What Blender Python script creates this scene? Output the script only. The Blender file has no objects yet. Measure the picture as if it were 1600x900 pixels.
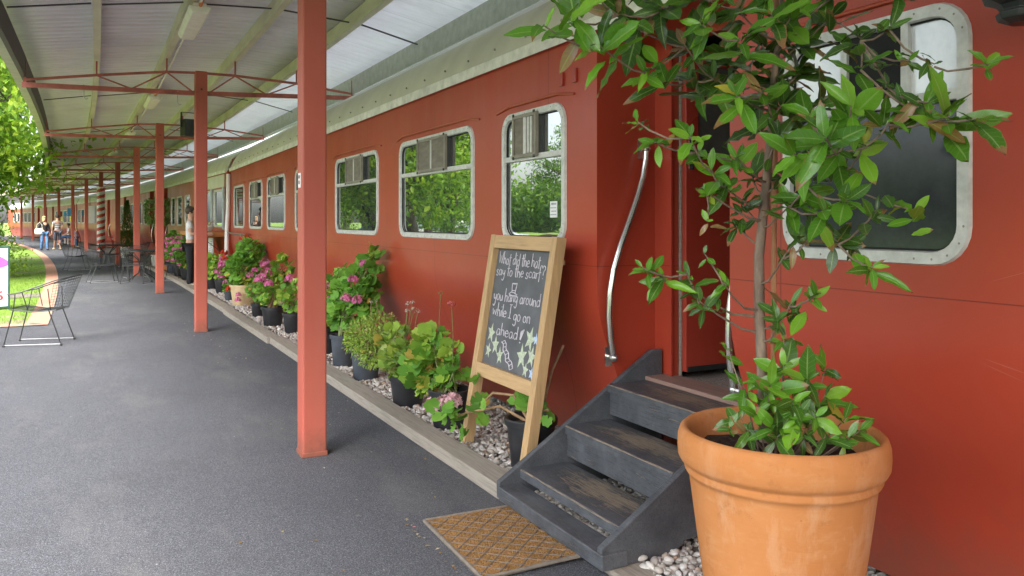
import bpy, bmesh, math, random
import numpy as np
from mathutils import Vector, Matrix

R = math.radians
random.seed(7)
rng = np.random.default_rng(7)
scene = bpy.context.scene
COL = scene.collection

# ------------------------------------------------------------------ camera, sky, sun, exposure
PH = R(27.1)
CP, SP = math.cos(PH), math.sin(PH)
EYE = 1.45
cam_d = bpy.data.cameras.new('camera')
cam = bpy.data.objects.new('camera', cam_d)
COL.objects.link(cam)
cam.location = (0, 0, EYE)
cam.rotation_euler = (R(90), 0, -PH)
cam_d.sensor_width = 36
cam_d.lens = 36 * 1250 / 1600
cam_d.shift_y = -105 / 1600
cam_d.clip_start = 0.05
cam_d.clip_end = 2000
scene.camera = cam

SUN_EL, SUN_AZ = R(50), R(-140)          # azimuth measured from +Y towards +X
world = bpy.data.worlds.new('World')
scene.world = world
world.use_nodes = True
wn = world.node_tree
bg = wn.nodes['Background']
sky = wn.nodes.new('ShaderNodeTexSky')
sky.sky_type = 'NISHITA'
sky.sun_disc = False
sky.sun_elevation = SUN_EL
sky.sun_rotation = SUN_AZ
sky.air_density = 1.0
sky.dust_density = 4.0
sky.ozone_density = 1.0
hs = wn.nodes.new('ShaderNodeHueSaturation')
hs.inputs['Saturation'].default_value = 0.45
wn.links.new(sky.outputs[0], hs.inputs['Color'])
wn.links.new(hs.outputs[0], bg.inputs[0])
bg.inputs[1].default_value = 0.15

sd = bpy.data.lights.new('sun', 'SUN')
sd.energy = 1.5
sd.angle = R(25)
sd.color = (1.0, 0.96, 0.9)
sun = bpy.data.objects.new('sun', sd)
COL.objects.link(sun)
sv = Vector((math.sin(SUN_AZ) * math.cos(SUN_EL), math.cos(SUN_AZ) * math.cos(SUN_EL), math.sin(SUN_EL)))
sun.rotation_euler = sv.to_track_quat('Z', 'Y').to_euler()
sun.location = (-20, 5, 30)

vs = scene.view_settings
vs.view_transform = 'Standard'
vs.look = 'None'
vs.exposure = 2.25
vs.gamma = 1
scene.render.engine = 'CYCLES'
scene.cycles.use_denoising = True
scene.cycles.max_bounces = 7
scene.cycles.diffuse_bounces = 5
scene.cycles.glossy_bounces = 3
scene.cycles.transparent_max_bounces = 8


# ------------------------------------------------------------------ helpers
def tag(o, label=None, cat=None, group=None, kind=None):
    if label: o['label'] = label
    if cat: o['category'] = cat
    if group: o['group'] = group
    if kind: o['kind'] = kind
    return o


def thing(name, label, cat, loc=(0, 0, 0), rz=0.0, group=None):
    o = bpy.data.objects.new(name, None)
    COL.objects.link(o)
    o.empty_display_size = 0.1
    o.location = loc
    o.rotation_euler = (0, 0, rz)
    return tag(o, label, cat, group)


def kids(o):
    return [c for c in ALLKIDS.get(o.name, [])]


ALLKIDS = {}


def reg(o, parent):
    o.parent = parent
    ALLKIDS.setdefault(parent.name, []).append(o)


def copy_tree(o, parent=None):
    c = o.copy()
    COL.objects.link(c)
    if parent is not None:
        reg(c, parent)
    for ch in kids(o):
        copy_tree(ch, c)
    return c


class MB:
    def __init__(self):
        self.v, self.f, self.m, self.s = [], [], [], []

    def add(self, vs_, fs, mi=0, smooth=False):
        b = len(self.v)
        self.v.extend([tuple(p) for p in vs_])
        for f in fs:
            self.f.append([b + i for i in f])
            self.m.append(mi)
            self.s.append(smooth)

    def box(self, x0, x1, y0, y1, z0, z1, mi=0):
        self.add([(x0, y0, z0), (x1, y0, z0), (x1, y1, z0), (x0, y1, z0),
                  (x0, y0, z1), (x1, y0, z1), (x1, y1, z1), (x0, y1, z1)],
                 [(3, 2, 1, 0), (4, 5, 6, 7), (0, 1, 5, 4), (1, 2, 6, 5), (2, 3, 7, 6), (3, 0, 4, 7)], mi)

    def beam(self, p, q, w, h, up=(0, 0, 1), mi=0):
        p, q, up = Vector(p), Vector(q), Vector(up)
        d = (q - p).normalized()
        a = d.cross(up)
        if a.length < 1e-4: a = d.cross(Vector((1, 0, 0)))
        a.normalize()
        b = a.cross(d).normalized()
        vv = []
        for c in (p, q):
            for i, j in ((-1, -1), (1, -1), (1, 1), (-1, 1)):
                vv.append(c + a * (i * w / 2) + b * (j * h / 2))
        self.add(vv, [(3, 2, 1, 0), (4, 5, 6, 7), (0, 1, 5, 4), (1, 2, 6, 5), (2, 3, 7, 6), (3, 0, 4, 7)], mi)

    def tube(self, pts, r, n=8, closed=False, mi=0, caps=True):
        pts = [Vector(p) for p in pts]
        k = len(pts)
        rs = r if isinstance(r, (list, tuple)) else [r] * k
        prev = None
        vv = []
        for i in range(k):
            if closed:
                d = pts[(i + 1) % k] - pts[i - 1]
            else:
                d = pts[min(i + 1, k - 1)] - pts[max(i - 1, 0)]
            d.normalize()
            if prev is None:
                a = d.orthogonal().normalized()
            else:
                a = (prev - d * prev.dot(d))
                if a.length < 1e-5: a = d.orthogonal()
                a.normalize()
            prev = a
            b = d.cross(a)
            for j in range(n):
                t = 2 * math.pi * j / n
                vv.append(pts[i] + a * (rs[i] * math.cos(t)) + b * (rs[i] * math.sin(t)))
        ff = []
        for i in range(k if closed else k - 1):
            i2 = (i + 1) % k
            for j in range(n):
                j2 = (j + 1) % n
                ff.append((i * n + j, i * n + j2, i2 * n + j2, i2 * n + j))
        if caps and not closed:
            ff.append(tuple(range(n - 1, -1, -1)))
            ff.append(tuple((k - 1) * n + j for j in range(n)))
        self.add(vv, ff, mi, True)

    def lathe(self, prof, n=32, c=(0, 0, 0), mi=0, smooth=True, phase=0.0):
        vv, ff = [], []
        for (r, z) in prof:
            for j in range(n):
                t = 2 * math.pi * j / n + phase
                vv.append((c[0] + r * math.cos(t), c[1] + r * math.sin(t), c[2] + z))
        for i in range(len(prof) - 1):
            for j in range(n):
                j2 = (j + 1) % n
                ff.append((i * n + j, i * n + j2, (i + 1) * n + j2, (i + 1) * n + j))
        self.add(vv, ff, mi, smooth)

    def prism(self, poly, axis, a, b, mi=0):
        """polygon in the two other axes, extruded along axis from a to b"""
        n = len(poly)

        def P(p, t):
            if axis == 'y': return (p[0], t, p[1])
            if axis == 'x': return (t, p[0], p[1])
            return (p[0], p[1], t)
        vv = [P(p, a) for p in poly] + [P(p, b) for p in poly]
        ff = [tuple(range(n)), tuple(range(2 * n - 1, n - 1, -1))]
        for i in range(n):
            j = (i + 1) % n
            ff.append((i, i + n, j + n, j))
        self.add(vv, ff, mi)

    def ball(self, c, r, n=8, m=6, sc=(1, 1, 1), mi=0):
        vv, ff = [], []
        for i in range(m + 1):
            th = math.pi * i / m
            for j in range(n):
                t = 2 * math.pi * j / n
                vv.append((c[0] + sc[0] * r * math.sin(th) * math.cos(t), c[1] + sc[1] * r * math.sin(th) * math.sin(t), c[2] + sc[2] * r * math.cos(th)))
        for i in range(m):
            for j in range(n):
                j2 = (j + 1) % n
                ff.append((i * n + j, (i + 1) * n + j, (i + 1) * n + j2, i * n + j2))
        self.add(vv, ff, mi, True)

    def build(self, name, mats, parent=None, bevel=0, seg=2, angle=35):
        me = bpy.data.meshes.new(name)
        me.from_pydata(self.v, [], self.f)
        if not isinstance(mats, (list, tuple)): mats = [mats]
        for m in mats: me.materials.append(m)
        me.polygons.foreach_set('material_index', self.m)
        me.polygons.foreach_set('use_smooth', self.s)
        me.update()
        if any(self.s) and not all(self.s): pass
        if any(self.s):
            me.set_sharp_from_angle(angle=R(angle))
        o = bpy.data.objects.new(name, me)
        COL.objects.link(o)
        if parent is not None: reg(o, parent)
        if bevel:
            b = o.modifiers.new('bevel', 'BEVEL')
            b.width = bevel
            b.segments = seg
            b.limit_method = 'ANGLE'
            b.angle_limit = R(40)
        return o


def np_mesh(name, V, F, mats, parent=None, smooth=True):
    """V (n,3) array, F (m,k) array of equal-sized faces"""
    me = bpy.data.meshes.new(name)
    V = np.asarray(V, dtype=np.float32)
    F = np.asarray(F, dtype=np.int32)
    m, k = F.shape
    me.vertices.add(len(V))
    me.vertices.foreach_set('co', V.ravel())
    me.loops.add(m * k)
    me.loops.foreach_set('vertex_index', F.ravel())
    me.polygons.add(m)
    me.polygons.foreach_set('loop_start', np.arange(0, m * k, k, dtype=np.int32))
    me.polygons.foreach_set('use_smooth', np.full(m, smooth, dtype=bool))
    if not isinstance(mats, (list, tuple)): mats = [mats]
    for q in mats: me.materials.append(q)
    me.update(calc_edges=True)
    me.validate()
    o = bpy.data.objects.new(name, me)
    COL.objects.link(o)
    if parent is not None: reg(o, parent)
    return o


def scatter(name, T, pos, mat3, mats, parent=None, smooth=True):
    """copies of template T=(V,F) at pos (n,3) with 3x3 matrices mat3 (n,3,3) (columns = axes)"""
    tv, tf = np.asarray(T[0], float), np.asarray(T[1], int)
    pos, mat3 = np.asarray(pos, float), np.asarray(mat3, float)
    n = len(pos)
    V = np.einsum('nij,vj->nvi', mat3, tv) + pos[:, None, :]
    F = tf[None, :, :] + (np.arange(n) * len(tv))[:, None, None]
    return np_mesh(name, V.reshape(-1, 3), F.reshape(-1, tf.shape[1]), mats, parent, smooth)


def frames(d, nrm, size):
    """matrices whose y axis is along d, z axis near nrm, scaled by size (n,) or (n,3)"""
    d = np.asarray(d, float); nrm = np.asarray(nrm, float)
    d = d / (np.linalg.norm(d, axis=1, keepdims=True) + 1e-9)
    x = np.cross(d, nrm)
    bad = np.linalg.norm(x, axis=1) < 1e-4
    x[bad] = np.cross(d[bad], [0.3, 0.5, 0.8])
    x /= np.linalg.norm(x, axis=1, keepdims=True)
    z = np.cross(x, d)
    size = np.asarray(size, float)
    if size.ndim == 1: size = np.repeat(size[:, None], 3, 1)
    return np.stack([x * size[:, :1], d * size[:, 1:2], z * size[:, 2:]], axis=2)


def rand_dirs(n):
    a = rng.normal(size=(n, 3))
    return a / np.linalg.norm(a, axis=1, keepdims=True)


def at(px, py, Z):
    """point seen at photograph position px, py at depth Z metres"""
    t, v = (px - 800) / 1250, (345 - py) / 1250
    return Vector(((t * CP + SP) * Z, (CP - t * SP) * Z, EYE + v * Z))


# the curved platform: s metres along it from y = 8, u metres across it from the post line (+ towards train)
RAD = 322.0


def P(s, u, z=0.0):
    if s <= 0: return Vector((1.16 + u, 8 + s, z))
    a = s / RAD
    return Vector((1.16 - RAD + (RAD + u) * math.cos(a), 8 + (RAD + u) * math.sin(a), z))


def ang(s):
    return max(s, 0) / RAD


# ------------------------------------------------------------------ materials
def newmat(name):
    m = bpy.data.materials.new(name)
    m.use_nodes = True
    nt = m.node_tree
    return m, nt, nt.nodes, nt.links, nt.nodes['Principled BSDF']


def noise(nt, scale, detail=4, rough=0.55, vec=None, dist=0.0):
    n = nt.nodes.new('ShaderNodeTexNoise')
    n.inputs['Scale'].default_value = scale
    n.inputs['Detail'].default_value = detail
    n.inputs['Roughness'].default_value = rough
    n.inputs['Distortion'].default_value = dist
    if vec is not None: nt.links.new(vec, n.inputs['Vector'])
    return n


def coords(nt, kind='Object', scale=(1, 1, 1)):
    tc = nt.nodes.new('ShaderNodeTexCoord')
    mp = nt.nodes.new('ShaderNodeMapping')
    mp.inputs['Scale'].default_value = scale
    nt.links.new(tc.outputs[kind], mp.inputs['Vector'])
    return mp.outputs[0]


def ramp(nt, fac, stops, interp='LINEAR'):
    r = nt.nodes.new('ShaderNodeValToRGB')
    r.color_ramp.interpolation = interp
    els = r.color_ramp.elements
    while len(els) < len(stops): els.new(0.5)
    for e, (p, c) in zip(els, stops):
        e.position = p
        e.color = (*c, 1) if len(c) == 3 else c
    nt.links.new(fac, r.inputs[0])
    return r.outputs[0]


def mixc(nt, fac, a, b, mode='MIX'):
    m = nt.nodes.new('ShaderNodeMix')
    m.data_type = 'RGBA'
    m.blend_type = mode
    for inp, v in ((m.inputs[0], fac), (m.inputs[6], a), (m.inputs[7], b)):
        if hasattr(v, 'node'): nt.links.new(v, inp)
        elif isinstance(v, (int, float)): inp.default_value = v
        else: inp.default_value = (*v, 1)
    return m.outputs[2]


def math_(nt, op, a, b=None, c=None):
    m = nt.nodes.new('ShaderNodeMath')
    m.operation = op
    for i, v in enumerate((a, b, c)):
        if v is None: continue
        if hasattr(v, 'node'): nt.links.new(v, m.inputs[i])
        else: m.inputs[i].default_value = v
    return m.outputs[0]


def bump(nt, p, height, strength=0.3, dist=0.01):
    b = nt.nodes.new('ShaderNodeBump')
    b.inputs['Strength'].default_value = strength
    b.inputs['Distance'].default_value = dist
    nt.links.new(height, b.inputs['Height'])
    nt.links.new(b.outputs[0], p.inputs['Normal'])
    return b


def mul(c, k): return tuple(min(1, x * k) for x in c)


def pmat(name, col, rough=0.5, var=0.18, scale=6, metal=0.0, bstr=0.0, bscale=40, bdist=0.004, stretch=(1, 1, 1), spec=0.5, detail=5, kind='Object'):
    m, nt, N, L, p = newmat(name)
    v = coords(nt, kind, stretch)
    n = noise(nt, scale, detail, 0.6, v)
    L.new(ramp(nt, n.outputs[0], [(0.3, mul(col, 1 - var)), (0.7, mul(col, 1 + var))]), p.inputs['Base Color'])
    p.inputs['Roughness'].default_value = rough
    p.inputs['Metallic'].default_value = metal
    p.inputs['Specular IOR Level'].default_value = spec
    if bstr:
        nb = noise(nt, bscale, 4, 0.6, v)
        bump(nt, p, nb.outputs[0], bstr, bdist)
    return m


def red_paint(name, col, seam=None, faded=None, rough=0.3, amt=1.0, foot=None):
    m, nt, N, L, p = newmat(name)
    v = coords(nt)
    big = noise(nt, 0.9, 4, 0.55, v)
    st = noise(nt, 2.6, 5, 0.6, coords(nt, 'Object', (3, 3, 0.25)))
    sx = N.new('ShaderNodeSeparateXYZ')
    L.new(v, sx.inputs[0])
    c = ramp(nt, big.outputs[0], [(0.25, mul(col, 0.88)), (0.75, mul(col, 1.12))])
    fd = faded or (col[0] * 1.05, col[1] * 2.3, col[2] * 2.6)
    f = math_(nt, 'MULTIPLY', ramp(nt, st.outputs[0], [(0.35, (0, 0, 0)), (0.85, (1, 1, 1))]), 0.4 * amt)
    if seam:                                     # bleached runs below the eaves
        top = ramp(nt, math_(nt, 'SUBTRACT', sx.outputs[2], 1.75), [(0.0, (0.12, 0.12, 0.12)), (0.75, (1, 1, 1))])
        f = math_(nt, 'MULTIPLY', f, math_(nt, 'MULTIPLY', top, 1.5))
    c = mixc(nt, f, c, fd)
    # small chips
    vo = N.new('ShaderNodeTexVoronoi')
    vo.inputs['Scale'].default_value = 6.5
    L.new(v, vo.inputs['Vector'])
    thr = noise(nt, 2.3, 2, 0.5, v)
    lim = math_(nt, 'MULTIPLY', math_(nt, 'SUBTRACT', thr.outputs[0], 0.50), 0.10 if not foot else 0.2)
    chip = math_(nt, 'LESS_THAN', vo.outputs['Distance'], lim)
    c = mixc(nt, math_(nt, 'MULTIPLY', chip, 0.75), c, (0.52, 0.36, 0.30))
    # long fine scratches
    v3 = N.new('ShaderNodeTexVoronoi')
    v3.feature = 'DISTANCE_TO_EDGE'
    v3.inputs['Scale'].default_value = 1.3
    L.new(coords(nt, 'Object', (1, 1.0, 2.2)), v3.inputs['Vector'])
    sm = noise(nt, 1.7, 2, 0.5, v)
    scr = math_(nt, 'MULTIPLY', math_(nt, 'LESS_THAN', v3.outputs['Distance'], 0.0022), ramp(nt, sm.outputs[0], [(0.58, (0, 0, 0)), (0.64, (1, 1, 1))]))
    c = mixc(nt, math_(nt, 'MULTIPLY', scr, 0.25), c, (0.55, 0.28, 0.22))
    if seam:
        fr = math_(nt, 'FRACT', math_(nt, 'DIVIDE', math_(nt, 'ADD', sx.outputs[1], 0.31), seam))
        ln = math_(nt, 'LESS_THAN', fr, 0.0034)
        hz = math_(nt, 'LESS_THAN', math_(nt, 'ABSOLUTE', math_(nt, 'SUBTRACT', sx.outputs[2], 1.195)), 0.0022)
        ln = math_(nt, 'MAXIMUM', ln, hz)
        c = mixc(nt, math_(nt, 'MULTIPLY', ln, 0.65), c, mul(col, 0.3))
        # splashed dirt along the bottom
        dn = noise(nt, 7, 5, 0.7, v)
        low = ramp(nt, math_(nt, 'ADD', sx.outputs[2], math_(nt, 'MULTIPLY', dn.outputs[0], 0.5)), [(0.38, (1, 1, 1)), (0.72, (0, 0, 0))])
        c = mixc(nt, math_(nt, 'MULTIPLY', low, 0.55), c, (0.16, 0.075, 0.05))
    if foot:
        dn = noise(nt, 22, 5, 0.7, v)
        low = ramp(nt, math_(nt, 'ADD', sx.outputs[2], math_(nt, 'MULTIPLY', dn.outputs[0], 0.24)), [(0.13, (1, 1, 1)), (0.30, (0, 0, 0))])
        c = mixc(nt, math_(nt, 'MULTIPLY', low, 0.75), c, (0.15, 0.06, 0.035))
        rn2 = noise(nt, 5, 6, 0.75, v)
        c = mixc(nt, math_(nt, 'MULTIPLY', ramp(nt, rn2.outputs[0], [(0.62, (0, 0, 0)), (0.70, (1, 1, 1))]), 0.35), c, mul(col, 0.6))
    L.new(c, p.inputs['Base Color'])
    rn = noise(nt, 1.4, 3, 0.5, v)
    L.new(ramp(nt, rn.outputs[0], [(0.3, (rough * 0.9,) * 3), (0.75, (rough * 1.35,) * 3)]), p.inputs['Roughness'])
    p.inputs['Specular IOR Level'].default_value = 0.42 if seam else 0.5
    wv = noise(nt, 0.9, 1, 0.4, v)
    bump(nt, p, wv.outputs[0], 0.06, 0.03)
    return m


def wood(name, col, axis=1, rough=0.7, scale=5, dark=0.55, bstr=0.35):
    m, nt, N, L, p = newmat(name)
    st = [14, 14, 14]
    st[axis] = 0.9
    v = coords(nt, 'Object', tuple(st))
    n = noise(nt, scale, 7, 0.65, v, 0.4)
    n2 = noise(nt, 2.2, 4, 0.6, coords(nt))
    c = ramp(nt, n.outputs[0], [(0.28, mul(col, dark)), (0.5, col), (0.75, mul(col, 1.25))])
    c = mixc(nt, math_(nt, 'MULTIPLY', n2.outputs[0], 0.5), c, mul(col, 0.8))
    L.new(c, p.inputs['Base Color'])
    p.inputs['Roughness'].default_value = rough
    bump(nt, p, n.outputs[0], bstr, 0.004)
    return m


def leafmat(name, stops, rough=0.4, trans=0.25, spec=0.5, vein=False):
    m, nt, N, L, p = newmat(name)
    g = N.new('ShaderNodeNewGeometry')
    c = ramp(nt, g.outputs['Random Per Island'], stops)
    n = noise(nt, 30, 3, 0.5, coords(nt))
    c = mixc(nt, math_(nt, 'MULTIPLY', n.outputs[0], 0.35), c, (0.03, 0.06, 0.012))
    L.new(c, p.inputs['Base Color'])
    p.inputs['Roughness'].default_value = rough
    p.inputs['Specular IOR Level'].default_value = spec
    tr = N.new('ShaderNodeBsdfTranslucent')
    L.new(mixc(nt, 0.5, c, (0.25, 0.4, 0.03), 'MIX'), tr.inputs[0])
    mx = N.new('ShaderNodeMixShader')
    mx.inputs[0].default_value = trans
    L.new(p.outputs[0], mx.inputs[1])
    L.new(tr.outputs[0], mx.inputs[2])
    L.new(mx.outputs[0], N['Material Output'].inputs[0])
    return m


def glassmat(name, refl=0.5, dark=(0.012, 0.015, 0.016), rough=0.02, wav=0.02):
    m, nt, N, L, p = newmat(name)
    d = N.new('ShaderNodeBsdfDiffuse')
    d.inputs[0].default_value = (*dark, 1)
    g = N.new('ShaderNodeBsdfGlossy')
    g.inputs['Roughness'].default_value = rough
    g.inputs[0].default_value = (0.93, 0.97, 0.95, 1)
    b = N.new('ShaderNodeBump')
    b.inputs['Strength'].default_value = wav
    b.inputs['Distance'].default_value = 0.05
    n = noise(nt, 2.5, 2, 0.5, coords(nt))
    L.new(n.outputs[0], b.inputs['Height'])
    L.new(b.outputs[0], g.inputs['Normal'])
    mx = N.new('ShaderNodeMixShader')
    dn = noise(nt, 3.5, 6, 0.7, coords(nt))
    L.new(ramp(nt, dn.outputs[0], [(0.35, (refl,) * 3), (0.75, (refl * .8,) * 3)]), mx.inputs[0])
    L.new(ramp(nt, dn.outputs[0], [(0.35, dark), (0.8, tuple(min(1, q * 1.5 + .03) for q in dark))]), d.inputs[0])
    L.new(d.outputs[0], mx.inputs[1])
    L.new(g.outputs[0], mx.inputs[2])
    L.new(mx.outputs[0], N['Material Output'].inputs[0])
    return m


M = {}
M['coach_red'] = red_paint('coach_red', (0.385, 0.050, 0.025), seam=1.9, rough=0.31)
M['post_red'] = red_paint('post_red', (0.40, 0.085, 0.055), rough=0.5, amt=0.5, foot=True)
M['truss_red'] = pmat('truss_red', (0.36, 0.10, 0.075), 0.55, 0.3, 7)
M['door_red'] = red_paint('door_red', (0.36, 0.042, 0.024), rough=0.28, amt=0.3)
M['cream'] = pmat('cream', (0.60, 0.585, 0.48), 0.5, 0.12, 2.0, stretch=(1, 1, 0.5), bstr=0.1, bscale=3, bdist=0.02)
M['gutter'] = pmat('gutter', (0.70, 0.69, 0.62), 0.5, 0.22, 8)
M['roof_white'] = pmat('roof_white', (0.74, 0.74, 0.70), 0.4, 0.08, 1.5)
M['black_gap'] = pmat('black_gap', (0.012, 0.012, 0.012), 0.8, 0.2)
M['frame_alu'] = pmat('frame_alu', (0.58, 0.58, 0.54), 0.42, 0.16, 24, metal=0.1, bstr=0.08, bscale=60)
M['brown_vent'] = pmat('brown_vent', (0.17, 0.145, 0.11), 0.6, 0.3, 9, stretch=(1, 1, 3))
M['vent_frame'] = pmat('vent_frame', (0.24, 0.215, 0.17), 0.5, 0.25, 12)
M['glass'] = glassmat('glass', 0.52, (0.022, 0.027, 0.029), 0.006, 0.012)
M['glass_dim'] = glassmat('glass_dim', 0.04, (0.030, 0.033, 0.040), 0.12, 0.01)
M['glass_pale'] = glassmat('glass_pale', 0.2, (0.66, 0.68, 0.72), 0.25, 0.02)
M['glass_door'] = glassmat('glass_door', 0.05, (0.075, 0.07, 0.062), 0.1, 0.01)
M['chrome'] = pmat('chrome', (0.62, 0.61, 0.58), 0.22, 0.1, 6, metal=0.9)
M['timber'] = wood('timber', (0.30, 0.268, 0.222), 1, 0.85)
M['pine'] = wood('pine', (0.50, 0.325, 0.155), 2, 0.6, 4, 0.7, 0.2)
M['pine_cross'] = wood('pine_cross', (0.52, 0.34, 0.165), 1, 0.6, 4, 0.7, 0.2)
M['slate'] = pmat('slate', (0.105, 0.110, 0.116), 0.75, 0.25, 6, bstr=0.05)
M['chalk'] = pmat('chalk', (0.56, 0.53, 0.57), 0.95, 0.25, 90)
M['chalk_green'] = pmat('chalk_green', (0.46, 0.52, 0.38), 0.95, 0.3, 70)
M['chalk_blue'] = pmat('chalk_blue', (0.42, 0.55, 0.72), 0.95, 0.3, 70)
M['white_paint'] = pmat('white_paint', (0.78, 0.78, 0.76), 0.5, 0.06, 5)
M['stripe_red'] = pmat('stripe_red', (0.55, 0.05, 0.03), 0.45, 0.1, 5)
M['black_iron'] = pmat('black_iron', (0.022, 0.024, 0.023), 0.42, 0.3, 20)
M['mesh_iron'] = pmat('mesh_iron', (0.032, 0.036, 0.036), 0.5, 0.3, 20)
M['black_pot'] = pmat('black_pot', (0.022, 0.023, 0.026), 0.42, 0.4, 8, bstr=0.1, bscale=25)
M['grey_pot'] = pmat('grey_pot', (0.055, 0.065, 0.08), 0.5, 0.3, 8, bstr=0.1, bscale=25)
M['cream_pot'] = pmat('cream_pot', (0.56, 0.43, 0.24), 0.6, 0.15, 6)
M['white_pot'] = pmat('white_pot', (0.72, 0.70, 0.66), 0.5, 0.1, 6)
M['soil'] = pmat('soil', (0.035, 0.024, 0.016), 0.95, 0.5, 40, bstr=1.0, bscale=50, bdist=0.02)
M['bark'] = pmat('bark', (0.20, 0.145, 0.105), 0.85, 0.45, 30, stretch=(1, 1, 0.3), bstr=0.6, bscale=60, bdist=0.004)
M['tree_bark'] = pmat('tree_bark', (0.07, 0.055, 0.042), 0.9, 0.4, 8, stretch=(1, 1, 0.3), bstr=0.8, bscale=20, bdist=0.02)
M['bamboo'] = pmat('bamboo', (0.36, 0.17, 0.075), 0.5, 0.3, 14, stretch=(1, 1, 0.4))
M['stem'] = pmat('stem', (0.16, 0.19, 0.06), 0.6, 0.3, 20)
M['woody_stem'] = pmat('woody_stem', (0.30, 0.19, 0.10), 0.7, 0.3, 20)
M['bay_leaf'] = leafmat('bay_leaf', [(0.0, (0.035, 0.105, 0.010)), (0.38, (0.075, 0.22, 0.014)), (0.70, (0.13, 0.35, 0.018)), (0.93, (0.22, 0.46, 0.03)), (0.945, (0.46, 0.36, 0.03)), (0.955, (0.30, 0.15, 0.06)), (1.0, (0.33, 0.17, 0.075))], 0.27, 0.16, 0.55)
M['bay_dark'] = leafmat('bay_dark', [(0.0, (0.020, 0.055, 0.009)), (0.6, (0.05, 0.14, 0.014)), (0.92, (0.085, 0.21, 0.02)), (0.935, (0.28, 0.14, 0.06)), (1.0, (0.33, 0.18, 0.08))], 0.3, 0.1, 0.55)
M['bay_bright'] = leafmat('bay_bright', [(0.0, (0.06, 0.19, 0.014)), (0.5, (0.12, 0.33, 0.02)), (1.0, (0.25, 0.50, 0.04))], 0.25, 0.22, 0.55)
M['ger_leaf'] = leafmat('ger_leaf', [(0.0, (0.101, 0.270, 0.043)), (0.5, (0.203, 0.490, 0.068)), (0.93, (0.355, 0.675, 0.101)), (0.97, (0.709, 0.675, 0.101)), (1.0, (0.709, 0.338, 0.085))], 0.6, 0.4, 0.3)
M['ger_lime'] = leafmat('ger_lime', [(0.0, (0.210, 0.390, 0.044)), (0.5, (0.390, 0.600, 0.074)), (0.85, (0.540, 0.690, 0.120)), (0.93, (0.720, 0.540, 0.120)), (1.0, (0.750, 0.374, 0.120))], 0.6, 0.3, 0.3)
M['fine_leaf'] = leafmat('fine_leaf', [(0.0, (0.156, 0.281, 0.055)), (0.6, (0.343, 0.530, 0.094)), (0.9, (0.499, 0.593, 0.187)), (1.0, (0.515, 0.343, 0.187))], 0.6, 0.3, 0.3)
M['cone_leaf'] = leafmat('cone_leaf', [(0.0, (0.028, 0.098, 0.022)), (1.0, (0.098, 0.238, 0.042))], 0.6, 0.15, 0.3)
M['tree_leaf'] = leafmat('tree_leaf', [(0.0, (0.10, 0.22, 0.016)), (0.5, (0.22, 0.40, 0.03)), (1.0, (0.44, 0.56, 0.05))], 0.5, 0.5, 0.4)
M['tree_leaf_dark'] = leafmat('tree_leaf_dark', [(0.0, (0.05, 0.12, 0.02)), (0.6, (0.11, 0.24, 0.03)), (1.0, (0.22, 0.36, 0.045))], 0.5, 0.42, 0.4)


def add_veins(m):
    """pale midrib and side veins, and brown scorched tips on some leaves, from the leaf's own UV"""
    nt = m.node_tree
    N, L = nt.nodes, nt.links
    p = N['Principled BSDF']
    src = p.inputs['Base Color'].links[0].from_socket
    uv = coords(nt, 'UV')
    sx = N.new('ShaderNodeSeparateXYZ')
    L.new(uv, sx.inputs[0])
    au = math_(nt, 'ABSOLUTE', sx.outputs[0])
    mid = math_(nt, 'LESS_THAN', au, 0.085)
    ph = math_(nt, 'FRACT', math_(nt, 'SUBTRACT', math_(nt, 'MULTIPLY', sx.outputs[1], 8.0), math_(nt, 'MULTIPLY', au, 1.1)))
    side = math_(nt, 'LESS_THAN', ph, 0.10)
    f = math_(nt, 'MAXIMUM', math_(nt, 'MULTIPLY', mid, 0.6), math_(nt, 'MULTIPLY', side, 0.22))
    c = mixc(nt, f, src, (0.26, 0.40, 0.10))
    g = N.new('ShaderNodeNewGeometry')
    w = N.new('ShaderNodeTexWhiteNoise')
    w.noise_dimensions = '1D'
    L.new(g.outputs['Random Per Island'], w.inputs['W'])
    nz = noise(nt, 90, 3, 0.6, coords(nt))
    edge = math_(nt, 'ADD', math_(nt, 'MAXIMUM', sx.outputs[1], math_(nt, 'MULTIPLY', au, 0.86)), math_(nt, 'MULTIPLY', nz.outputs[0], 0.35))
    lim = math_(nt, 'ADD', 0.92, math_(nt, 'MULTIPLY', w.outputs['Value'], 0.75))
    c = mixc(nt, math_(nt, 'GREATER_THAN', edge, lim), c, (0.26, 0.14, 0.06))
    L.new(c, p.inputs['Base Color'])
    h = math_(nt, 'ADD', math_(nt, 'MULTIPLY', mid, -1.0), math_(nt, 'MULTIPLY', side, -0.4))
    bump(nt, p, h, 0.35, 0.0015)


for _n in ('bay_leaf', 'bay_dark', 'bay_bright'): add_veins(M[_n])


def petal(name, c):
    return leafmat(name, [(0.0, mul(c, 0.75)), (0.6, c), (1.0, mul(c, 1.25))], 0.6, 0.3, 0.2)


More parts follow.
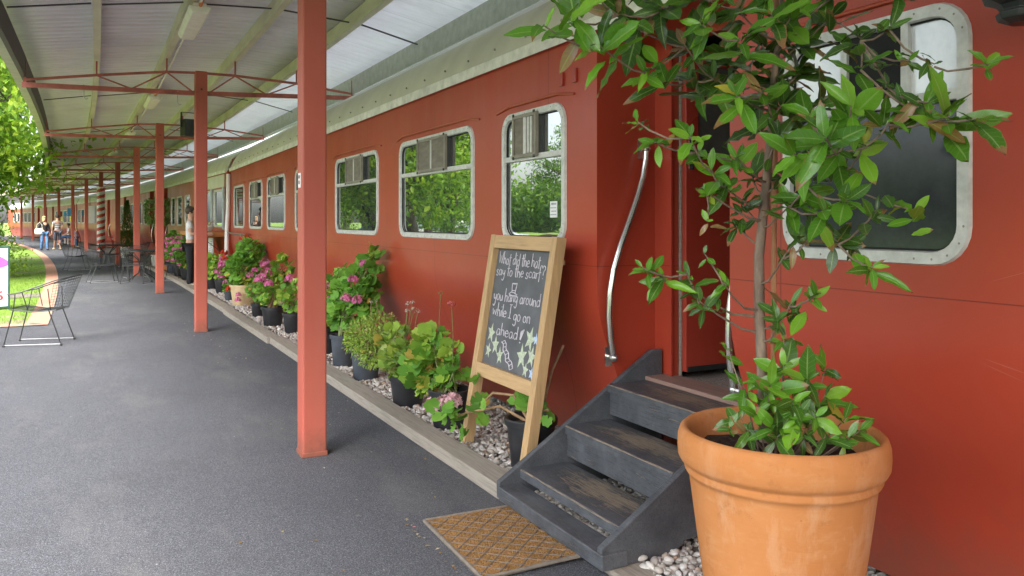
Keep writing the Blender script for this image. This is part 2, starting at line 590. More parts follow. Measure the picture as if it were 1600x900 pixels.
M['petal_pink'] = petal('petal_pink', (0.92, 0.22, 0.50))
M['petal_pale'] = petal('petal_pale', (0.88, 0.50, 0.58))
M['petal_red'] = petal('petal_red', (0.66, 0.03, 0.02))
M['petal_coral'] = petal('petal_coral', (0.75, 0.16, 0.16))
M['petal_white'] = petal('petal_white', (0.70, 0.66, 0.60))
M['galv'] = pmat('galv', (0.40, 0.41, 0.41), 0.45, 0.2, 10, metal=0.35)
M['purlin'] = pmat('purlin', (0.53, 0.50, 0.36), 0.55, 0.18, 5, stretch=(1, 0.3, 1), metal=0.1)
M['fascia_dark'] = pmat('fascia_dark', (0.055, 0.045, 0.05), 0.6, 0.2)
M['fascia_cream'] = pmat('fascia_cream', (0.46, 0.46, 0.36), 0.5, 0.15)
M['lamp_plastic'] = pmat('lamp_plastic', (0.78, 0.76, 0.64), 0.35, 0.1, 10)
M['orange_clip'] = pmat('orange_clip', (0.55, 0.16, 0.04), 0.5)
M['counter_wood'] = wood('counter_wood', (0.46, 0.17, 0.05), 1, 0.45, 4, 0.7, 0.15)
M['skin'] = pmat('skin', (0.55, 0.33, 0.24), 0.55, 0.08)
M['hair_blonde'] = pmat('hair_blonde', (0.50, 0.34, 0.16), 0.6, 0.3, 40)
M['hair_dark'] = pmat('hair_dark', (0.05, 0.035, 0.025), 0.6, 0.3, 40)
M['cloth_white'] = pmat('cloth_white', (0.66, 0.67, 0.68), 0.9, 0.08, 9, bstr=0.3, bscale=14, bdist=0.02)
M['cloth_black'] = pmat('cloth_black', (0.014, 0.015, 0.018), 0.9, 0.3, 9, bstr=0.3, bscale=14, bdist=0.02)
M['denim'] = pmat('denim', (0.07, 0.16, 0.33), 0.9, 0.25, 12, bstr=0.3, bscale=14, bdist=0.02)
M['shorts'] = pmat('shorts', (0.09, 0.10, 0.14), 0.9, 0.2)
M['lilac'] = pmat('lilac', (0.48, 0.42, 0.66), 0.9, 0.2, 14)
M['shoe_tan'] = pmat('shoe_tan', (0.50, 0.42, 0.30), 0.7, 0.2)
M['bag_white'] = pmat('bag_white', (0.66, 0.66, 0.58), 0.6, 0.1)
M['sign_green'] = pmat('sign_green', (0.015, 0.06, 0.045), 0.5)
M['sign_purple'] = pmat('sign_purple', (0.30, 0.08, 0.42), 0.6)
M['sign_red'] = pmat('sign_red', (0.62, 0.04, 0.07), 0.6)
M['sign_blue'] = pmat('sign_blue', (0.06, 0.36, 0.72), 0.5)
M['sign_grey'] = pmat('sign_grey', (0.35, 0.38, 0.40), 0.6, 0.3, 30)
M['yellow'] = pmat('yellow', (0.72, 0.60, 0.06), 0.6)
M['carpet'] = pmat('carpet', (0.26, 0.225, 0.19), 0.95, 0.6, 120, bstr=0.5, bscale=200)
M['threshold'] = wood('threshold', (0.30, 0.19, 0.15), 1, 0.6)
M['pale_blue'] = pmat('pale_blue', (0.40, 0.47, 0.50), 0.5, 0.1)
M['car_silver'] = pmat('car_silver', (0.55, 0.57, 0.60), 0.22, 0.03, 2, metal=0.3)
M['car_blue'] = pmat('car_blue', (0.08, 0.16, 0.42), 0.22, 0.03, 2, metal=0.2)
M['car_white'] = pmat('car_white', (0.75, 0.75, 0.74), 0.25, 0.03, 2)
M['tyre'] = pmat('tyre', (0.02, 0.02, 0.02), 0.8)


def brick_mat():
    m, nt, N, L, p = newmat('brick_kerb')
    b = N.new('ShaderNodeTexBrick')
    b.inputs['Scale'].default_value = 1
    b.inputs['Brick Width'].default_value = 0.11
    b.inputs['Row Height'].default_value = 0.3
    b.inputs['Mortar Size'].default_value = 0.006
    b.inputs['Color1'].default_value = (0.50, 0.24, 0.155, 1)
    b.inputs['Color2'].default_value = (0.42, 0.19, 0.13, 1)
    b.inputs['Mortar'].default_value = (0.34, 0.28, 0.24, 1)
    L.new(coords(nt, 'UV'), b.inputs['Vector'])
    L.new(b.outputs[0], p.inputs['Base Color'])
    p.inputs['Roughness'].default_value = 0.85
    return m


def asphalt_mat():
    m, nt, N, L, p = newmat('asphalt')
    v = coords(nt)
    big = noise(nt, 0.45, 5, 0.6, v)
    mid = noise(nt, 9, 5, 0.7, v)
    fine = noise(nt, 170, 3, 0.75, v)
    vo = N.new('ShaderNodeTexVoronoi')
    vo.inputs['Scale'].default_value = 250
    L.new(v, vo.inputs['Vector'])
    base = ramp(nt, big.outputs[0], [(0.3, (0.070, 0.074, 0.086)), (0.7, (0.096, 0.100, 0.114))])
    c = mixc(nt, math_(nt, 'MULTIPLY', mid.outputs[0], 0.4), base, (0.055, 0.056, 0.06))
    c = mixc(nt, 1.0, c, ramp(nt, fine.outputs[0], [(0.34, (0.3, 0.3, 0.31)), (0.66, (1.75, 1.75, 1.75))]), 'MULTIPLY')
    agg = N.new('ShaderNodeSeparateColor')
    L.new(vo.outputs['Color'], agg.inputs[0])
    c = mixc(nt, 1.0, c, ramp(nt, agg.outputs[0], [(0.0, (0.5, 0.5, 0.51)), (0.6, (0.95, 0.95, 0.95)), (0.92, (1.4, 1.4, 1.4)), (1.0, (2.0, 2.0, 1.95))]), 'MULTIPLY')
    stn = noise(nt, 1.6, 6, 0.72, v, 0.6)
    c = mixc(nt, math_(nt, 'MULTIPLY', ramp(nt, stn.outputs[0], [(0.54, (0, 0, 0)), (0.72, (1, 1, 1))]), 0.45), c, (0.05, 0.05, 0.052))
    dus = noise(nt, 0.8, 6, 0.75, coords(nt, 'Object', (1.6, .5, 1)))
    c = mixc(nt, math_(nt, 'MULTIPLY', ramp(nt, dus.outputs[0], [(0.5, (0, 0, 0)), (0.75, (1, 1, 1))]), 0.45), c, (0.17, 0.165, 0.155))
    v2 = N.new('ShaderNodeTexVoronoi')
    v2.inputs['Scale'].default_value = 4.2
    L.new(v, v2.inputs['Vector'])
    spk = math_(nt, 'LESS_THAN', v2.outputs['Distance'], 0.02)
    c = mixc(nt, math_(nt, 'MULTIPLY', spk, 0.8), c, (0.45, 0.45, 0.42))
    L.new(c, p.inputs['Base Color'])
    p.inputs['Roughness'].default_value = 0.8
    p.inputs['Specular IOR Level'].default_value = 0.3
    h = math_(nt, 'ADD', vo.outputs['Distance'], math_(nt, 'MULTIPLY', fine.outputs[0], 0.6))
    bump(nt, p, h, 0.45, 0.005)
    return m


def grass_mat():
    m, nt, N, L, p = newmat('lawn')
    v = coords(nt)
    a = noise(nt, 0.5, 6, 0.7, v)
    f = noise(nt, 38, 4, 0.7, v)
    g = ramp(nt, f.outputs[0], [(0.3, (0.09, 0.18, 0.014)), (0.7, (0.20, 0.32, 0.028))])
    bare = ramp(nt, a.outputs[0], [(0.56, (0, 0, 0)), (0.64, (1, 1, 1))])
    L.new(mixc(nt, bare, g, (0.24, 0.19, 0.13)), p.inputs['Base Color'])
    p.inputs['Roughness'].default_value = 0.9
    bump(nt, p, f.outputs[0], 0.8, 0.03)
    return m


def sheet_mat(name, col, metal, rough):
    m, nt, N, L, p = newmat(name)
    v = coords(nt, 'UV')
    w = N.new('ShaderNodeTexWave')
    w.wave_type = 'BANDS'
    w.bands_direction = 'X'
    w.inputs['Scale'].default_value = 1.65
    w.inputs['Distortion'].default_value = 0
    L.new(v, w.inputs['Vector'])
    n = noise(nt, 1.2, 5, 0.6, v)
    sx = N.new('ShaderNodeSeparateXYZ')
    L.new(v, sx.inputs[0])
    lap = math_(nt, 'LESS_THAN', math_(nt, 'FRACT', math_(nt, 'DIVIDE', sx.outputs[0], 0.76)), 0.03)
    c = ramp(nt, n.outputs[0], [(0.3, mul(col, 0.88)), (0.7, mul(col, 1.1))])
    c = mixc(nt, math_(nt, 'MULTIPLY', lap, 0.35), c, mul(col, 0.45))
    s2 = noise(nt, 2.2, 6, 0.72, coords(nt, 'UV', (2.2, .5, 1)))
    c = mixc(nt, math_(nt, 'MULTIPLY', ramp(nt, s2.outputs[0], [(0.55, (0, 0, 0)), (0.78, (1, 1, 1))]), 0.4), c, (0.30, 0.25, 0.20))
    L.new(c, p.inputs['Base Color'])
    p.inputs['Metallic'].default_value = metal
    p.inputs['Roughness'].default_value = rough
    bump(nt, p, w.outputs[0], 1.0, 0.02)
    return m


def pebble_mat():
    m, nt, N, L, p = newmat('pebbles')
    g = N.new('ShaderNodeNewGeometry')
    c = ramp(nt, g.outputs['Random Per Island'], [(0.0, (0.30, 0.28, 0.26)), (0.25, (0.50, 0.46, 0.40)), (0.45, (0.42, 0.41, 0.39)),
                                                  (0.62, (0.58, 0.56, 0.51)), (0.84, (0.66, 0.65, 0.62)), (0.95, (0.44, 0.31, 0.21)), (1.0, (0.70, 0.69, 0.66))])
    n = noise(nt, 60, 3, 0.6, coords(nt))
    L.new(mixc(nt, math_(nt, 'MULTIPLY', n.outputs[0], 0.3), c, (0.25, 0.2, 0.17)), p.inputs['Base Color'])
    p.inputs['Roughness'].default_value = 0.65
    return m


def terracotta_mat():
    m, nt, N, L, p = newmat('terracotta')
    v = coords(nt)
    a = noise(nt, 3.2, 6, 0.65, v)
    b = noise(nt, 9, 6, 0.7, coords(nt, 'Object', (1, 1, 2.5)))
    ring = noise(nt, 60, 3, 0.6, coords(nt, 'Object', (0.12, 0.12, 1)))
    c = ramp(nt, a.outputs[0], [(0.3, (0.48, 0.185, 0.058)), (0.7, (0.58, 0.245, 0.088))])
    f = ramp(nt, b.outputs[0], [(0.52, (0, 0, 0)), (0.75, (1, 1, 1))])
    c = mixc(nt, math_(nt, 'MULTIPLY', f, 0.45), c, (0.62, 0.34, 0.165))
    c = mixc(nt, math_(nt, 'MULTIPLY', ring.outputs[0], 0.25), c, (0.52, 0.21, 0.075))
    vo = N.new('ShaderNodeTexVoronoi')
    vo.inputs['Scale'].default_value = 14
    L.new(v, vo.inputs['Vector'])
    sp = math_(nt, 'LESS_THAN', vo.outputs['Distance'], 0.035)
    c = mixc(nt, math_(nt, 'MULTIPLY', sp, 0.5), c, (0.25, 0.10, 0.05))
    sxx = N.new('ShaderNodeSeparateXYZ')
    L.new(v, sxx.inputs[0])
    bl_ = noise(nt, 5, 6, 0.72, coords(nt, 'Object', (1, 1, .35)))
    bloom = math_(nt, 'MULTIPLY', ramp(nt, bl_.outputs[0], [(0.50, (0, 0, 0)), (0.66, (1, 1, 1))]), ramp(nt, sxx.outputs[2], [(0.25, (0.25, 0.25, 0.25)), (0.62, (1, 1, 1)), (0.70, (0.3, 0.3, 0.3))]))
    c = mixc(nt, math_(nt, 'MULTIPLY', bloom, 0.6), c, (0.66, 0.43, 0.27))
    dk = noise(nt, 11, 5, 0.75, v)
    c = mixc(nt, math_(nt, 'MULTIPLY', ramp(nt, dk.outputs[0], [(0.58, (0, 0, 0)), (0.70, (1, 1, 1))]), 0.45), c, (0.34, 0.14, 0.055))
    L.new(c, p.inputs['Base Color'])
    p.inputs['Roughness'].default_value = 0.95
    p.inputs['Specular IOR Level'].default_value = 0.12
    bump(nt, p, math_(nt, 'ADD', ring.outputs[0], math_(nt, 'MULTIPLY', b.outputs[0], 0.4)), 0.25, 0.004)
    return m


def worn_paint(name, wear, gen=False):
    """blue-black paint worn through to grey timber"""
    m, nt, N, L, p = newmat(name)
    v = coords(nt, 'Object', (26, 1.3, 26))
    v1 = coords(nt)
    n = noise(nt, 5, 7, 0.7, v, 0.3)
    n2 = noise(nt, 7, 5, 0.7, v1)
    grain = noise(nt, 9, 6, 0.7, v)
    paint = ramp(nt, n2.outputs[0], [(0.3, (0.046, 0.051, 0.058)), (0.7, (0.105, 0.112, 0.124))])
    bare = ramp(nt, grain.outputs[0], [(0.3, (0.10, 0.08, 0.06)), (0.7, (0.30, 0.235, 0.165))])
    fac = n.outputs[0]
    if gen:
        tc = N.new('ShaderNodeTexCoord')
        mp = N.new('ShaderNodeMapping')
        mp.inputs['Location'].default_value = (-0.62, -0.45, 0)
        mp.inputs['Scale'].default_value = (1, 1, 0)
        L.new(tc.outputs['Generated'], mp.inputs['Vector'])
        ln = N.new('ShaderNodeVectorMath')
        ln.operation = 'LENGTH'
        L.new(mp.outputs[0], ln.inputs[0])
        fac = math_(nt, 'ADD', fac, math_(nt, 'SUBTRACT', 0.17, math_(nt, 'MULTIPLY', ln.outputs['Value'], 0.5)))
        fac = math_(nt, 'ADD', fac, math_(nt, 'MULTIPLY', math_(nt, 'SUBTRACT', n2.outputs[0], 0.5), 0.35))
    w = ramp(nt, fac, [(wear, (0, 0, 0)), (wear + 0.04, (1, 1, 1))])
    c = mixc(nt, w, paint, bare)
    # primer black showing at the rim of the wear
    rim = ramp(nt, fac, [(wear - 0.09, (0, 0, 0)), (wear - 0.03, (1, 1, 1)), (wear, (0, 0, 0))])
    c = mixc(nt, math_(nt, 'MULTIPLY', rim, 0.7), c, (0.014, 0.013, 0.013))
    L.new(c, p.inputs['Base Color'])
    p.inputs['Roughness'].default_value = 0.5
    bump(nt, p, math_(nt, 'SUBTRACT', grain.outputs[0], w), 0.3, 0.003)
    return m


M['brick_kerb'] = brick_mat()
M['asphalt'] = asphalt_mat()
M['lawn'] = grass_mat()
M['sheet'] = sheet_mat('sheet', (0.70, 0.69, 0.74), 0.0, 0.42)
M['sheet_lit_edge'] = sheet_mat('sheet_lit_edge', (0.82, 0.84, 0.88), 0.0, 0.35)
_nt = M['sheet_lit_edge'].node_tree                     # pale, part-translucent edge strip stands in for light bounced off the carriage roofs
_tr = _nt.nodes.new('ShaderNodeBsdfTranslucent')
_tr.inputs[0].default_value = (0.86, 0.88, 0.92, 1)
_mx = _nt.nodes.new('ShaderNodeMixShader')
_mx.inputs[0].default_value = 0.22
_nt.links.new(_nt.nodes['Principled BSDF'].outputs[0], _mx.inputs[1])
_nt.links.new(_tr.outputs[0], _mx.inputs[2])
_nt.links.new(_mx.outputs[0], _nt.nodes['Material Output'].inputs[0])
M['pebbles'] = pebble_mat()
M['gravel_base'] = pmat('gravel_base', (0.20, 0.175, 0.15), 0.9, 0.5, 60, bstr=1, bscale=60, bdist=0.02)
M['terracotta'] = terracotta_mat()
M['step_paint'] = worn_paint('step_paint', 0.625)
M['step_tread'] = worn_paint('step_tread', 0.515, True)
M['step_edge'] = worn_paint('step_edge', 0.44)
M['coir'] = pmat('coir', (0.30, 0.155, 0.055), 0.95, 0.45, 60, bstr=1.0, bscale=150, bdist=0.01)
M['rubber'] = pmat('rubber', (0.16, 0.135, 0.11), 0.8, 0.25, 30)
M['coir_hair'] = leafmat('coir_hair', [(0.0, (0.20, 0.09, 0.03)), (0.6, (0.36, 0.19, 0.07)), (1.0, (0.50, 0.31, 0.14))], 0.9, 0.1, 0.1)
M['grass_blade'] = leafmat('grass_blade', [(0.0, (0.075, 0.15, 0.014)), (1.0, (0.20, 0.30, 0.04))], 0.7, 0.3, 0.2)

# ------------------------------------------------------------------ ground, platform, kerb, gravel
mb = MB()
mb.add([(-400, -300, -0.02), (400, -300, -0.02), (400, 600, -0.02), (-400, 600, -0.02)], [(0, 1, 2, 3)])
tag(mb.build('ground', M['lawn']), kind='structure')


def strip_mesh(name, rows, mat, uv=None, smooth=False):
    """rows: list of lists of points; quads between"""
    V, F = [], []
    k = len(rows[0])
    for r in rows: V.extend([tuple(p) for p in r])
    for i in range(len(rows) - 1):
        for j in range(k - 1):
            F.append((i * k + j, i * k + j + 1, (i + 1) * k + j + 1, (i + 1) * k + j))
    me = bpy.data.meshes.new(name)
    me.from_pydata(V, [], F)
    me.materials.append(mat)
    if uv:
        lay = me.uv_layers.new(name='UVMap')
        flat = [uv[i][j] for i in range(len(rows)) for j in range(k)]
        for l in me.loops: lay.data[l.index].uv = flat[l.vertex_index]
    me.polygons.foreach_set('use_smooth', [smooth] * len(F))
    me.update()
    o = bpy.data.objects.new(name, me)
    COL.objects.link(o)
    return o


SS = [-18 + i * 1.0 for i in range(107)]
FRONT = 4.85    # s where the lawn begins
rows = []
for s in SS:
    left = -9.0 if s < FRONT else -1.8
    if abs(s - 5) < 0.01:
        rows.append([P(FRONT, -9.0, 0.0), P(FRONT, 0, 0.0), P(FRONT, 1.9, 0.0)])
        rows.append([P(FRONT, -1.8, 0.0), P(FRONT, 0, 0.0), P(FRONT, 1.9, 0.0)])
    rows.append([P(s, left, 0.0), P(s, 0, 0.0), P(s, 1.9, 0.0)])
tag(strip_mesh('platform', rows, M['asphalt']), kind='structure')

rows, uv = [], []
for i in range(0, 40):                       # front edge of the lawn, then along the platform
    x = -9.0 + i * (7.2 - 0.0) / 39
    rows.append([P(FRONT, x, 0.012), P(FRONT + 0.27, x, 0.012)])
    uv.append([(x, 0), (x, 0.29)])
rows[-1] = [P(FRONT, -1.8, 0.012), P(FRONT + 0.27, -2.07, 0.012)]
for i in range(1, 160):
    s = FRONT + i * 0.5
    rows.append([P(s, -1.8, 0.012), P(s, -2.07, 0.012)])
    uv.append([(s, 0), (s, 0.29)])
tag(strip_mesh('kerb', rows, M['brick_kerb'], uv), kind='structure')

# a bare earth footpath crossing the lawn behind the sign
rows = [[(-9, 16.6, -0.012), (-9, 17.5, -0.012)], [(-3, 17.2, -0.012), (-3, 18.1, -0.012)], [(-1.0, 17.9, -0.012), (-1.05, 18.9, -0.012)]]
tag(strip_mesh('path', rows, M['gravel_base']), kind='structure')

rows = [[P(s, 0.7, 0.008), P(s, 1.9, 0.008)] for s in SS]
tag(strip_mesh('gravel_bed', [[P(s, 0.72, 0.012), P(s, 2.4, 0.012)] for s in SS], M['gravel_base']), kind='structure')


def ico(sub):
    t = (1 + 5 ** 0.5) / 2
    v = [(-1, t, 0), (1, t, 0), (-1, -t, 0), (1, -t, 0), (0, -1, t), (0, 1, t), (0, -1, -t), (0, 1, -t), (t, 0, -1), (t, 0, 1), (-t, 0, -1), (-t, 0, 1)]
    v = [tuple(np.array(p) / np.linalg.norm(p)) for p in v]
    f = [(0, 11, 5), (0, 5, 1), (0, 1, 7), (0, 7, 10), (0, 10, 11), (1, 5, 9), (5, 11, 4), (11, 10, 2), (10, 7, 6), (7, 1, 8), (3, 9, 4), (3, 4, 2), (3, 2, 6), (3, 6, 8), (3, 8, 9), (4, 9, 5), (2, 4, 11), (6, 2, 10), (8, 6, 7), (9, 8, 1)]
    for _ in range(sub):
        mid = {}
        nf = []

        def md(a, b):
            k = (min(a, b), max(a, b))
            if k not in mid:
                p = np.array(v[a]) + np.array(v[b])
                v.append(tuple(p / np.linalg.norm(p)))
                mid[k] = len(v) - 1
            return mid[k]
        for a, b, c in f:
            x, y, z = md(a, b), md(b, c), md(c, a)
            nf += [(a, x, z), (b, y, x), (c, z, y), (x, y, z)]
        f = nf
    return np.array(v), np.array(f)


def pebble_set(n, y0, y1, x0, x1, size, sub):
    V0, F0 = ico(sub)
    pos = np.stack([rng.uniform(x0, x1, n), rng.uniform(y0, y1, n), rng.uniform(0.015, 0.045, n)], 1)
    if y0 > 8:
        for i in range(n):
            s = pos[i, 1] - 8
            q = P(s, pos[i, 0] - 1.16)
            pos[i, 0], pos[i, 1] = q.x, q.y
    d = rand_dirs(n); d[:, 2] *= 0.3
    nm = np.tile([0, 0, 1.0], (n, 1)) + rng.normal(0, 0.25, (n, 3))
    sz = size * rng.lognormal(0, 0.28, (n, 1)) * np.stack([rng.uniform(.7, 1, n), rng.uniform(1, 1.4, n), rng.uniform(.5, .75, n)], 1)
    A = frames(d, nm, sz)
    V = np.einsum('nij,vj->nvi', A, V0) + pos[:, None, :]
    F = F0[None] + (np.arange(n) * len(V0))[:, None, None]
    return V.reshape(-1, 3), F.reshape(-1, 3)


sets = [pebble_set(13500, 1.2, 8.0, 1.97, 2.95, 0.0135, 1), pebble_set(6000, 8.0, 20.0, 1.93, 2.7, 0.021, 0)]
VV, FF, b = [], [], 0
for V_, F_ in sets:
    VV.append(V_); FF.append(F_ + b); b += len(V_)
o = np_mesh('gravel', np.concatenate(VV), np.concatenate(FF), M['pebbles'])
tag(o, 'pale rounded pebbles in the bed between timber edging and carriage', 'gravel', kind='stuff')

# grass blades near the brick edging
n = 16000
gx, gy = rng.uniform(-6.0, -0.95, n), rng.uniform(13.2, 30, n)
lim = 1.16 - 0.00155 * (gy - 8) ** 2 - 2.1
keep = gx < lim
gx, gy = gx[keep], gy[keep]
n = len(gx)
tv = [(-0.5, 0, 0), (0.5, 0, 0), (0.15, 1, 0.25)]
d = np.tile([0, 0, 1.0], (n, 1)) + rng.normal(0, 0.35, (n, 3))
o = scatter('grass', (tv, [(0, 1, 2)]), np.stack([gx, gy, np.full(n, -0.02)], 1), frames(d, rand_dirs(n), np.stack([np.full(n, .008), rng.uniform(.03, .07, n), np.full(n, .05)], 1)), M['grass_blade'], None, False)
tag(o, 'short green lawn grass beyond the brick edging', 'grass', kind='stuff')

# fallen petals, leaves and a few stray pebbles along the platform
n = 300
lx, ly = np.where(np.arange(n) < 130, 1.80 - np.abs(rng.normal(0, .5, n)), rng.uniform(1.98, 2.55, n)), rng.uniform(2.0, 15, n)
lx = np.where(ly < 3.75, np.minimum(lx, 1.3), lx)
d = rand_dirs(n); d[:, 2] *= .15
o = scatter('fallen_leaves', (np.array([(0, 0, 0), (-.3, .5, .12), (0, 1, .0), (.3, .5, .12)]), np.array([(0, 1, 2, 3)])), np.stack([lx, ly, np.where(lx > 1.9, .058, .004)], 1), frames(d, np.tile([0, 0, 1.0], (n, 1)), np.where(lx > 1.9, rng.uniform(.03, .06, n), rng.uniform(.012, .03, n))),
            leafmat('dry_leaf', [(0.0, (0.20, 0.11, 0.05)), (0.5, (0.34, 0.22, 0.10)), (0.8, (0.45, 0.40, 0.30)), (1.0, (0.6, 0.2, 0.3))], 0.8, 0.1, 0.2))
tag(o, 'scattered dry leaves and petals on the pebbles and along the timber edging', 'fallen leaves', kind='stuff')

# weathered timber edging, one sleeper after another
edge_labels = ['weathered grey timber edging beam running under the front of the dark steps',
               'weathered timber edging beam beside the chalkboard and first black pots',
               'weathered timber edging beam beside the cream tub, with a stepped joint',
               'weathered timber edging beam beside the standing man',
               'far timber edging beam past the standing man by the wire tables']
cuts = [(-0.5, 3.72), (3.73, 9.7), (9.71, 13.1), (13.11, 19.0), (19.02, 30.0)]
for i, ((a, b_), lab) in enumerate(zip(cuts, edge_labels)):
    o = thing('timber_edging', lab, 'edging', (1.86, (a + b_) / 2, 0), group='timber beams edging the gravel bed')
    mb = MB()
    dx = (0, 0.0, -0.03, 0.0, 0.0)[i]
    hh = .028 if i == 0 else .075
    if i < 4:
        x0 = lambda y: (1.83 - 0.012 * (y - 3.7)) - 0.0008 * max(0, y - 8) ** 2
        mb.add([(x0(a) + dx - 1.86, a - (a + b_) / 2, 0), (x0(a) + dx + 0.16 - 1.86, a - (a + b_) / 2, 0), (x0(b_) + dx + 0.16 - 1.86, b_ - (a + b_) / 2, 0), (x0(b_) + dx - 1.86, b_ - (a + b_) / 2, 0),
                (x0(a) + dx - 1.86, a - (a + b_) / 2, hh), (x0(a) + dx + 0.16 - 1.86, a - (a + b_) / 2, hh), (x0(b_) + dx + 0.16 - 1.86, b_ - (a + b_) / 2, hh), (x0(b_) + dx - 1.86, b_ - (a + b_) / 2, hh)],
               [(3, 2, 1, 0), (4, 5, 6, 7), (0, 1, 5, 4), (1, 2, 6, 5), (2, 3, 7, 6), (3, 0, 4, 7)])
    else:
        for k in range(10):
            p, q = P(a - 8 + k * 1.1, 0.66, 0.037), P(a - 8 + (k + 1) * 1.1, 0.66, 0.037)
            off = Vector((1.86, (a + b_) / 2, 0))
            mb.beam(p - off, q - off, 0.16, 0.075)
    mb.build('beam', M['timber'], o, 0.006)


# ------------------------------------------------------------------ railway carriages
PROF = [(0.22, 0.10), (0.212, 0.20), (0.20, 0.30), (0.182, 0.40), (0.16, 0.50), (0.135, 0.58), (0.108, 0.65), (0.08, 0.72), (0.054, 0.79), (0.032, 0.86), (0.015, 0.93), (0.004, 1.0), (0.0, 1.07)]
WALLTOP = 2.52
WZ0, WZ1 = 1.30, 2.17          # outer edge of window frames
RIM = 0.045
ROOF = [(0.0, 2.575), (0.015, 2.64), (0.06, 2.74), (0.13, 2.845), (0.22, 2.925), (0.36, 3.028), (0.55, 3.09), (0.85, 3.125), (1.2, 3.15), (1.6, 3.15)]
DEPTH = 2.8


def rrect(y0, y1, z0, z1, r, n=6):
    pts = []
    for cy, cz, a0 in ((y1 - r, z1 - r, 0), (y0 + r, z1 - r, 90), (y0 + r, z0 + r, 180), (y1 - r, z0 + r, 270)):
        for i in range(n + 1):
            a = R(a0 + 90 * i / n)
            pts.append((cy + r * math.cos(a), cz + r * math.sin(a)))
    return pts


